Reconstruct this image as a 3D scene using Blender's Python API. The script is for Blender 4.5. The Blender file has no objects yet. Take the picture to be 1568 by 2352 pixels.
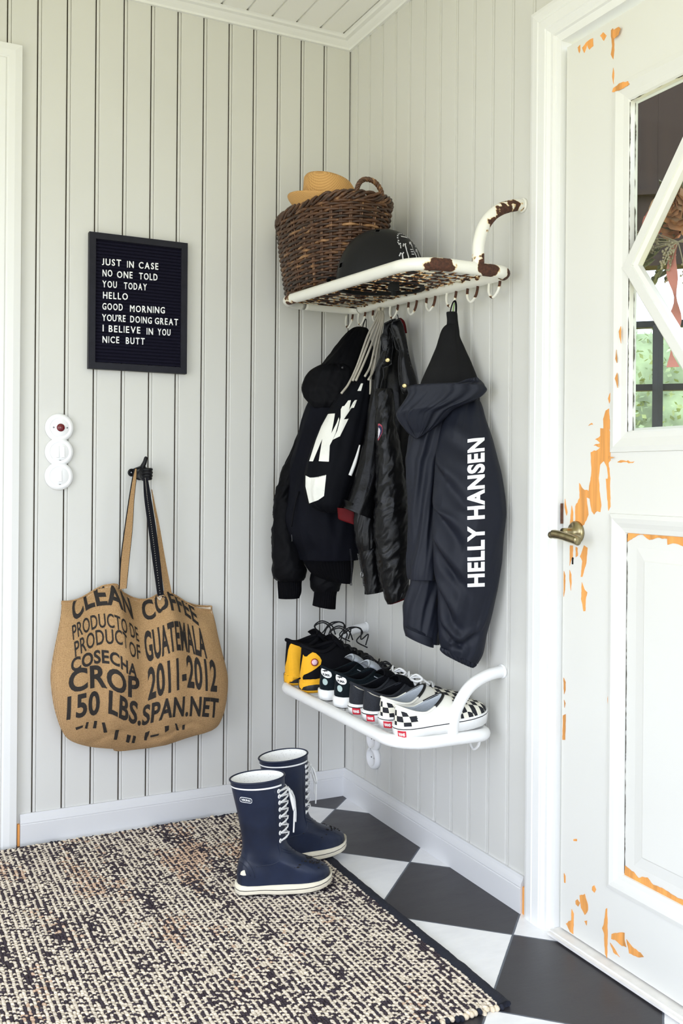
import bpy, bmesh, math, random
import numpy as np
from mathutils import Vector, Matrix, noise
from mathutils.bvhtree import BVHTree

scn = bpy.context.scene
col = scn.collection
R = math.radians

# ------------------------------------------------------------------ camera
cam_d = bpy.data.cameras.new('camera'); cam = bpy.data.objects.new('camera', cam_d); col.objects.link(cam)
cam_d.sensor_fit = 'VERTICAL'; cam_d.sensor_height = 36.0; cam_d.sensor_width = 24.0
cam_d.lens = 2210.609 / 2352 * 36
cam_d.shift_x = -18.32 / 2352; cam_d.shift_y = -76.5 / 2352
cam_d.clip_start = 0.05
YAW, ROLL = 0.4683, 0.0079
fwd = Vector((math.sin(YAW), math.cos(YAW), 0)); rgt = Vector((math.cos(YAW), -math.sin(YAW), 0)); upv = Vector((0, 0, 1))
cr, sr = math.cos(ROLL), math.sin(ROLL)
ax = rgt * cr + upv * sr
ay = upv * cr - rgt * sr
m = Matrix((ax, ay, -fwd)).transposed().to_4x4(); m.translation = (-1.4541, -2.8887, 1.0587)
cam.matrix_world = m
scn.camera = cam
scn.view_settings.view_transform = 'Standard'; scn.view_settings.look = 'None'
scn.view_settings.gamma = 1.0; scn.view_settings.use_curve_mapping = False
scn.view_settings.exposure = -1.24

# ------------------------------------------------------------------ daylight: sky above, green garden below, window behind
wd = bpy.data.worlds.new('daylight'); scn.world = wd; wd.use_nodes = True
nt = wd.node_tree; nt.nodes.clear()
wo = nt.nodes.new('ShaderNodeOutputWorld'); bg = nt.nodes.new('ShaderNodeBackground')
tc = nt.nodes.new('ShaderNodeTexCoord'); sp = nt.nodes.new('ShaderNodeSeparateXYZ')
cr_ = nt.nodes.new('ShaderNodeValToRGB'); mr = nt.nodes.new('ShaderNodeMapRange')
mr.inputs[1].default_value = -0.6; mr.inputs[2].default_value = 0.6
cr_.color_ramp.elements[0].position = 0.30; cr_.color_ramp.elements[0].color = (1.22, 1.12, 0.20, 1)
cr_.color_ramp.elements[1].position = 0.62; cr_.color_ramp.elements[1].color = (2.55, 2.85, 3.55, 1)
nt.links.new(tc.outputs['Generated'], sp.inputs[0]); nt.links.new(sp.outputs[2], mr.inputs[0])
nt.links.new(mr.outputs[0], cr_.inputs[0]); nt.links.new(cr_.outputs[0], bg.inputs[0]); nt.links.new(bg.outputs[0], wo.inputs[0])
bg.inputs[1].default_value = 2.4

def area(name, loc, target, sx, sy, power, color):
    d = bpy.data.lights.new(name, 'AREA'); d.shape = 'RECTANGLE'; d.size = sx; d.size_y = sy; d.energy = power; d.color = color
    o = bpy.data.objects.new(name, d); col.objects.link(o); o.location = loc
    o.rotation_euler = (Vector(target) - Vector(loc)).to_track_quat('-Z', 'Y').to_euler()
    return o
area('window_light', (-3.35, -2.05, 0.88), (-0.3, -0.7, 0.35), 1.9, 1.6, 66, (0.93, 0.96, 1.05))
area('glazed_porch_light', (-1.5, -3.75, 1.0), (-0.7, -0.4, 0.0), 1.9, 1.9, 40, (0.90, 0.95, 1.08))

# ------------------------------------------------------------------ helpers
def lin(c):
    return tuple((v / 12.92 if v <= 0.04045 else ((v + 0.055) / 1.055) ** 2.4) for v in c)
def rgb(r, g, b): return lin((r / 255, g / 255, b / 255)) + (1.0,)

def new_mat(name):
    mt = bpy.data.materials.new(name); mt.use_nodes = True
    n = mt.node_tree; n.nodes.clear()
    o = n.nodes.new('ShaderNodeOutputMaterial'); b = n.nodes.new('ShaderNodeBsdfPrincipled')
    n.links.new(b.outputs[0], o.inputs[0])
    return mt, n, b
def N(n, t, **kw):
    x = n.nodes.new(t)
    for k, v in kw.items(): setattr(x, k, v)
    return x
def mixc(n, fac, a, b):
    x = N(n, 'ShaderNodeMix', data_type='RGBA')
    if hasattr(fac, 'links'): n.links.new(fac, x.inputs[0])
    else: x.inputs[0].default_value = fac
    for s, v in ((6, a), (7, b)):
        if hasattr(v, 'links'): n.links.new(v, x.inputs[s])
        else: x.inputs[s].default_value = v
    return x.outputs[2]
def noise_tex(n, scale, detail=3, stretch=None, rough=0.55, coord='Object'):
    t = N(n, 'ShaderNodeTexCoord'); mp = N(n, 'ShaderNodeMapping')
    if stretch: mp.inputs['Scale'].default_value = stretch
    n.links.new(t.outputs[coord], mp.inputs[0])
    z = N(n, 'ShaderNodeTexNoise'); z.inputs['Scale'].default_value = scale; z.inputs['Detail'].default_value = detail
    z.inputs['Roughness'].default_value = rough
    n.links.new(mp.outputs[0], z.inputs['Vector'])
    return z.outputs['Fac']
def ramp(n, fac, stops):
    r = N(n, 'ShaderNodeValToRGB'); e = r.color_ramp.elements
    while len(e) < len(stops): e.new(0.5)
    for el, (p, c) in zip(e, stops):
        el.position = p; el.color = c if len(c) == 4 else (*c, 1)
    n.links.new(fac, r.inputs[0]); return r.outputs[0]
def bump(n, b, h, strength=0.3, dist=0.002):
    x = N(n, 'ShaderNodeBump'); x.inputs['Strength'].default_value = strength; x.inputs['Distance'].default_value = dist
    n.links.new(h, x.inputs['Height']); n.links.new(x.outputs[0], b.inputs['Normal'])
W1 = (1, 1, 1, 1); K0 = (0, 0, 0, 1)

def simple(name, c, rough=0.5, var=0.0, nscale=40, bmp=0.0, bdist=0.001, stretch=None, metal=0.0, spec=0.5, sheen=0.0, coat=0.0):
    mt, n, b = new_mat(name)
    b.inputs['Base Color'].default_value = c; b.inputs['Roughness'].default_value = rough; b.inputs['Metallic'].default_value = metal
    b.inputs['Specular IOR Level'].default_value = spec; b.inputs['Sheen Weight'].default_value = sheen; b.inputs['Coat Weight'].default_value = coat
    f = noise_tex(n, nscale, 4, stretch)
    if var:
        lo = tuple(v * (1 - var) for v in c[:3]) + (1,); hi = tuple(min(1, v * (1 + var)) for v in c[:3]) + (1,)
        n.links.new(ramp(n, f, [(0.3, lo), (0.7, hi)]), b.inputs['Base Color'])
    if bmp: bump(n, b, f, bmp, bdist)
    return mt

def wloc(o):
    v = Vector((0, 0, 0))
    while o is not None: v += o.location; o = o.parent
    return v
def mk(name, V, F, mat, parent=None, smooth=True, fm=None, uv=None):
    """one mesh object from world-space vertices"""
    V = np.asarray(V, float)
    me = bpy.data.meshes.new(name)
    off = np.array(wloc(parent)) if parent is not None else np.zeros(3)
    me.from_pydata((V - off).tolist(), [], [tuple(f) for f in F])
    mats = mat if isinstance(mat, (list, tuple)) else [mat]
    for x in mats: me.materials.append(x)
    if fm is not None: me.polygons.foreach_set('material_index', np.asarray(fm, np.int32))
    me.polygons.foreach_set('use_smooth', [smooth] * len(me.polygons))
    if uv is not None:
        l = me.uv_layers.new(name='uv'); u = np.asarray(uv, float)
        idx = np.zeros(len(me.loops), np.int32); me.loops.foreach_get('vertex_index', idx)
        l.data.foreach_set('uv', u[idx].ravel())
    me.update()
    o = bpy.data.objects.new(name, me); col.objects.link(o)
    if parent is not None: o.parent = parent
    return o
def thing(name, label, cat, loc, group=None):
    o = bpy.data.objects.new(name, None); col.objects.link(o); o.location = loc; o.empty_display_size = 0.05
    return tag(o, label, cat, group)
def tag(o, label, cat, group=None):
    o['label'] = label; o['category'] = cat
    if group: o['group'] = group
    return o
def struct(o): o['kind'] = 'structure'; return o

class MB:
    """collects shapes into one mesh"""
    def __init__(s): s.V = []; s.F = []; s.M = []
    def add(s, V, F, mi=0):
        k = len(s.V); s.V += [tuple(v) for v in V]; s.F += [tuple(i + k for i in f) for f in F]; s.M += [mi] * len(F); return s
    def box(s, a, b, mi=0):
        x0, y0, z0 = a; x1, y1, z1 = b
        return s.add([(x0, y0, z0), (x1, y0, z0), (x1, y1, z0), (x0, y1, z0), (x0, y0, z1), (x1, y0, z1), (x1, y1, z1), (x0, y1, z1)],
                     [(0, 3, 2, 1), (4, 5, 6, 7), (0, 1, 5, 4), (1, 2, 6, 5), (2, 3, 7, 6), (3, 0, 4, 7)], mi)
    def tube(s, pts, r, seg=12, mi=0, closed=False, cap=True, flat=None):
        V, F = tube_vf(pts, r, seg, closed, cap, flat); return s.add(V, F, mi)
    def sphere(s, c, r, nu=16, nv=10, mi=0):
        rx, ry, rz = (r, r, r) if not hasattr(r, '__len__') else r
        V = [(c[0], c[1], c[2] - rz)]
        for j in range(1, nv):
            p = -math.pi / 2 + math.pi * j / nv
            for i in range(nu):
                a = 2 * math.pi * i / nu
                V.append((c[0] + rx * math.cos(p) * math.cos(a), c[1] + ry * math.cos(p) * math.sin(a), c[2] + rz * math.sin(p)))
        V.append((c[0], c[1], c[2] + rz)); F = []
        for i in range(nu):
            F.append((0, 1 + (i + 1) % nu, 1 + i))
            for j in range(nv - 2):
                q = 1 + j * nu; F.append((q + i, q + (i + 1) % nu, q + nu + (i + 1) % nu, q + nu + i))
            q = 1 + (nv - 2) * nu; F.append((q + i, q + (i + 1) % nu, len(V) - 1))
        return s.add(V, F, mi)
    def disc(s, c, axis, prof, seg=32, mi=0):
        """lathe of (radius, height) profile round an axis"""
        a = Vector(axis).normalized(); u = a.orthogonal().normalized(); v = a.cross(u); V = []; F = []
        for r, h in prof:
            for i in range(seg):
                t = 2 * math.pi * i / seg; p = Vector(c) + a * h + (u * math.cos(t) + v * math.sin(t)) * r; V.append(tuple(p))
        for j in range(len(prof) - 1):
            for i in range(seg):
                F.append((j * seg + i, j * seg + (i + 1) % seg, (j + 1) * seg + (i + 1) % seg, (j + 1) * seg + i))
        if prof[-1][0] > 1e-6: F.append(tuple((len(prof) - 1) * seg + i for i in range(seg)))
        if prof[0][0] > 1e-6: F.append(tuple(reversed(range(seg))))
        return s.add(V, F, mi)
    def build(s, name, mat, parent=None, smooth=True): return mk(name, s.V, s.F, mat, parent, smooth, s.M)

def spline(pts, n, closed=False):
    P = [Vector(p) for p in pts]; k = len(P); out = []
    segs = k if closed else k - 1
    for i in range(segs):
        p0 = P[(i - 1) % k] if (closed or i > 0) else P[0] * 2 - P[1]
        p1 = P[i]; p2 = P[(i + 1) % k]
        p3 = P[(i + 2) % k] if (closed or i + 2 < k) else P[-1] * 2 - P[-2]
        for j in range(n):
            t = j / n
            out.append(0.5 * ((2 * p1) + (-p0 + p2) * t + (2 * p0 - 5 * p1 + 4 * p2 - p3) * t * t + (-p0 + 3 * p1 - 3 * p2 + p3) * t ** 3))
    if not closed: out.append(P[-1])
    return out
def tube_vf(pts, r, seg=12, closed=False, cap=True, flat=None):
    P = [Vector(p) for p in pts]; k = len(P); V = []; F = []
    def tan(i):
        a = P[(i - 1) % k] if (closed or i > 0) else P[i]; b = P[(i + 1) % k] if (closed or i < k - 1) else P[i]
        d = b - a
        return d.normalized() if d.length > 1e-9 else Vector((0, 0, 1))
    t = tan(0); u = t.orthogonal().normalized()
    if flat is not None:
        u = Vector(flat); u = (u - t * u.dot(t)).normalized()
    for i in range(k):
        t2 = tan(i); q = t.rotation_difference(t2); u = (q @ u); u = (u - t2 * u.dot(t2)).normalized(); t = t2; v = t.cross(u)
        rr = r[i] if hasattr(r, '__len__') and not isinstance(r, tuple) else r
        ru, rv = rr if isinstance(rr, tuple) else (rr, rr)
        for j in range(seg):
            a = 2 * math.pi * j / seg; V.append(tuple(P[i] + u * (ru * math.cos(a)) + v * (rv * math.sin(a))))
    for i in range(k if closed else k - 1):
        n2 = (i + 1) % k
        for j in range(seg): F.append((i * seg + j, i * seg + (j + 1) % seg, n2 * seg + (j + 1) % seg, n2 * seg + j))
    if cap and not closed:
        F.append(tuple(reversed(range(seg)))); F.append(tuple((k - 1) * seg + j for j in range(seg)))
    return V, F
def grid_faces(nr, nc, wrap=True):
    F = []
    for i in range(nr - 1):
        for j in range(nc if wrap else nc - 1):
            a = i * nc + j; b = i * nc + (j + 1) % nc; F.append((a, b, b + nc, a + nc))
    return F
def bvh_of(objs):
    V = []; F = []
    for o in objs:
        w = wloc(o); k = len(V)
        V += [v.co + w for v in o.data.vertices]; F += [tuple(i + k for i in p.vertices) for p in o.data.polygons]
    return BVHTree.FromPolygons(V, F)
def refine(V, F, maxlen):
    bm = bmesh.new(); vs = [bm.verts.new(v) for v in V]
    for f in F:
        try: bm.faces.new([vs[i] for i in f])
        except ValueError: pass
    bmesh.ops.triangulate(bm, faces=bm.faces[:])
    for _ in range(7):
        e = [e for e in bm.edges if e.calc_length() > maxlen]
        if not e: break
        bmesh.ops.subdivide_edges(bm, edges=e, cuts=1); bmesh.ops.triangulate(bm, faces=[f for f in bm.faces if len(f.verts) > 3])
    bm.verts.index_update()
    V2 = [v.co.copy() for v in bm.verts]; F2 = [[v.index for v in f.verts] for f in bm.faces]; bm.free()
    return V2, F2
def decal(name, V, F, direction, bvh, off, mat, parent, res=0.006, back=0.6):
    """a thin print lying on a surface: flat outline pressed on along a direction"""
    d = Vector(direction).normalized(); V, F = refine([Vector(v) for v in V], F, res); out = []; ok = []
    for v in V:
        h = bvh.ray_cast(v - d * back, d)
        if h[0] is None: out.append(v); ok.append(False)
        else:
            nn = h[1] if h[1].dot(d) < 0 else -h[1]
            out.append(h[0] + (nn * 0.5 - d * 0.5) * off); ok.append(True)
    F = [f for f in F if all(ok[i] for i in f)]
    used = sorted({i for f in F for i in f}); mp = {k: i for i, k in enumerate(used)}
    return mk(name, [out[i] for i in used], [[mp[i] for i in f] for f in F], mat, parent, True)
def polyF(P): return [tuple(range(len(P)))]
def text_vf(body, size=1.0, bold=0.0, spacing=1.0, res=4):
    c = bpy.data.curves.new('txt', 'FONT'); c.body = body; c.size = size; c.offset = bold; c.space_character = spacing; c.resolution_u = res
    o = bpy.data.objects.new('txt', c); col.objects.link(o)
    dg = bpy.context.evaluated_depsgraph_get(); me = bpy.data.meshes.new_from_object(o.evaluated_get(dg))
    V = [tuple(v.co) for v in me.vertices]; F = [tuple(p.vertices) for p in me.polygons]
    bpy.data.objects.remove(o); bpy.data.curves.remove(c); bpy.data.meshes.remove(me)
    return V, F
def fit(V):
    """normalise flat text to the unit square"""
    x0 = min(v[0] for v in V); x1 = max(v[0] for v in V); y0 = min(v[1] for v in V); y1 = max(v[1] for v in V)
    return [((v[0] - x0) / (x1 - x0 or 1), (v[1] - y0) / (y1 - y0 or 1)) for v in V], (x1 - x0), (y1 - y0)
def fbm(x, y, z, o=3): return noise.fractal(Vector((x, y, z)), 1.0, 2.0, o)
def copy_tree(o, parent=None):
    c = o.copy(); col.objects.link(c); c.parent = parent
    for ch in list(o.children): copy_tree(ch, c)
    return c
PEEL=[[(-1150,2053),(-1158,2056),(-1159,2043),(-1156,2037)],[(-1165,2046),(-1179,2053),(-1202,2053),(-1203,2035),(-1190,2032),(-1182,2046),(-1173,2031),(-1169,2037)],[(-1225,2049),(-1235,2053),(-1246,2041),(-1237,2033)],[(-1260,2047),(-1266,2049),(-1270,2033),(-1270,2018),(-1271,1999),(-1268,1980),(-1260,1994),(-1264,2011),(-1262,2027),(-1260,2033)],[(-1273,2039),(-1291,2040),(-1297,2034),(-1290,2023),(-1277,2020),(-1272,2028)],[(-1265,1943),(-1268,1962),(-1271,1949),(-1270,1925),(-1268,1930)],[(-1272,1906),(-1276,1913),(-1300,1916),(-1321,1912),(-1325,1904),(-1301,1902)],[(-1299,1380),(-1305,1391),(-1306,1354),(-1301,1368)],[(-1289,1323),(-1292,1342),(-1294,1313)],[(-1288,1280),(-1295,1292),(-1297,1259),(-1292,1273)],[(-1260,1239),(-1269,1254),(-1270,1243),(-1264,1228)],[(-1245,1195),(-1253,1213),(-1263,1217),(-1265,1194),(-1269,1187),(-1268,1169),(-1259,1176),(-1268,1162),(-1269,1103),(-1263,1098),(-1269,1064),(-1268,1049),(-1265,1044),(-1257,1043),(-1262,1069),(-1258,1089),(-1248,1102),(-1236,1094),(-1231,1060),(-1232,1043),(-1203,1043),(-1208,1083),(-1205,1122),(-1229,1128),(-1236,1132),(-1214,1137),(-1236,1142),(-1219,1151),(-1236,1158),(-1236,1175),(-1246,1174)],[(-1196,1182),(-1208,1188),(-1212,1184)],[(-1270,1107),(-1271,1113),(-1289,1109),(-1277,1107)],[(-1290,1099),(-1300,1103),(-1342,1100),(-1338,1097)],[(-1167,1053),(-1180,1040),(-1199,1035),(-1201,1047),(-1206,1062),(-1232,1063),(-1236,1031),(-1241,1004),(-1238,989),(-1227,991),(-1218,983),(-1210,990),(-1203,1018),(-1192,1021),(-1199,982),(-1185,959),(-1168,948),(-1154,953),(-1154,999),(-1169,1019)],[(-1255,1063),(-1265,1063),(-1269,1034),(-1270,1002),(-1264,993),(-1259,1031)],[(-1137,952),(-1137,965),(-1142,1001),(-1147,986),(-1147,950)],[(-1118,1016),(-1123,998),(-1127,985),(-1124,977),(-1117,995)],[(-1137,909),(-1147,909),(-1147,884),(-1136,862)],[(-1157,907),(-1163,905),(-1164,887),(-1157,883)],[(-1172,886),(-1185,912),(-1197,907),(-1193,872),(-1180,840),(-1175,840),(-1180,876)],[(-1136,852),(-1142,842),(-1143,822),(-1141,805),(-1136,832)],[(-1179,828),(-1188,812),(-1197,807),(-1192,789),(-1191,764),(-1185,763),(-1177,790)],[(-1315,928),(-1316,958),(-1353,960),(-1432,958),(-1435,953),(-1462,953),(-1482,958),(-1483,928),(-1459,932),(-1444,933),(-1430,929),(-1429,941),(-1401,942),(-1379,936),(-1366,942),(-1360,946),(-1343,943)],[(-1116,848),(-1121,838),(-1120,804),(-1116,788)],[(-1118,600),(-1125,591),(-1125,573),(-1120,562)],[(-1120,549),(-1125,542),(-1122,531)],[(-1266,582),(-1269,596),(-1271,573),(-1269,556)],[(-1117,512),(-1126,517),(-1125,457),(-1116,455)],[(-1315,233),(-1341,229),(-1355,221),(-1366,228),(-1381,232),(-1397,223),(-1421,226),(-1457,223),(-1489,224),(-1489,208),(-1451,208),(-1421,207),(-1392,204),(-1359,208),(-1334,206),(-1314,207)],[(-1125,148),(-1130,143),(-1130,127),(-1126,127)],[(-1222,154),(-1228,159),(-1234,152),(-1229,143),(-1221,146)],[(-1180,118),(-1197,128),(-1207,109),(-1208,96),(-1198,81),(-1185,92)],[(-1166,100),(-1172,106),(-1181,101),(-1175,91),(-1167,93)],[(-1153,76),(-1160,68),(-1159,21),(-1148,22),(-1133,35),(-1152,50)],[(-1260,85),(-1266,122),(-1270,125),(-1272,61),(-1271,16),(-1265,24),(-1261,67),(-1255,75)],[(-1284,64),(-1285,75),(-1306,87),(-1324,94),(-1324,79),(-1330,66),(-1317,63),(-1302,66)],[(-1330,83),(-1346,75),(-1371,73),(-1381,68),(-1364,60),(-1339,57)],[(-1280,54),(-1291,49),(-1310,36),(-1291,38)],[(-1157,237),(-1169,242),(-1169,237),(-1158,234)],[(-1197,67),(-1205,71),(-1204,60)]]
BOARD=[('JUST',-8270,16845,-7707,16864),('IN',-7526,16848,-7327,16864),('CASE',-7174,16862,-6579,16882),('NO',-8251,16514,-7965,16536),('ONE',-7825,16516,-7362,16539),('TOLD',-7160,16536,-6603,16550),('YOU',-8253,16190,-7829,16203),('TODAY',-7614,16201,-6927,16220),('HELLO',-8233,15861,-7499,15881),('GOOD',-8248,15531,-7650,15548),('MORNING',-7429,15536,-6366,15570),("YOU'RE",-8257,15197,-7562,15219),('DOING',-7419,15218,-6765,15224),('GREAT',-6669,15225,-5950,15241),('I',-8239,14884,-8198,14887),('BELIEVE',-8056,14884,-7114,14904),('IN',-6917,14890,-6726,14898),('YOU',-6578,14897,-6184,14907),('NICE',-8236,14551,-7747,14567),('BUTT',-7545,14565,-6979,14581)]
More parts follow.
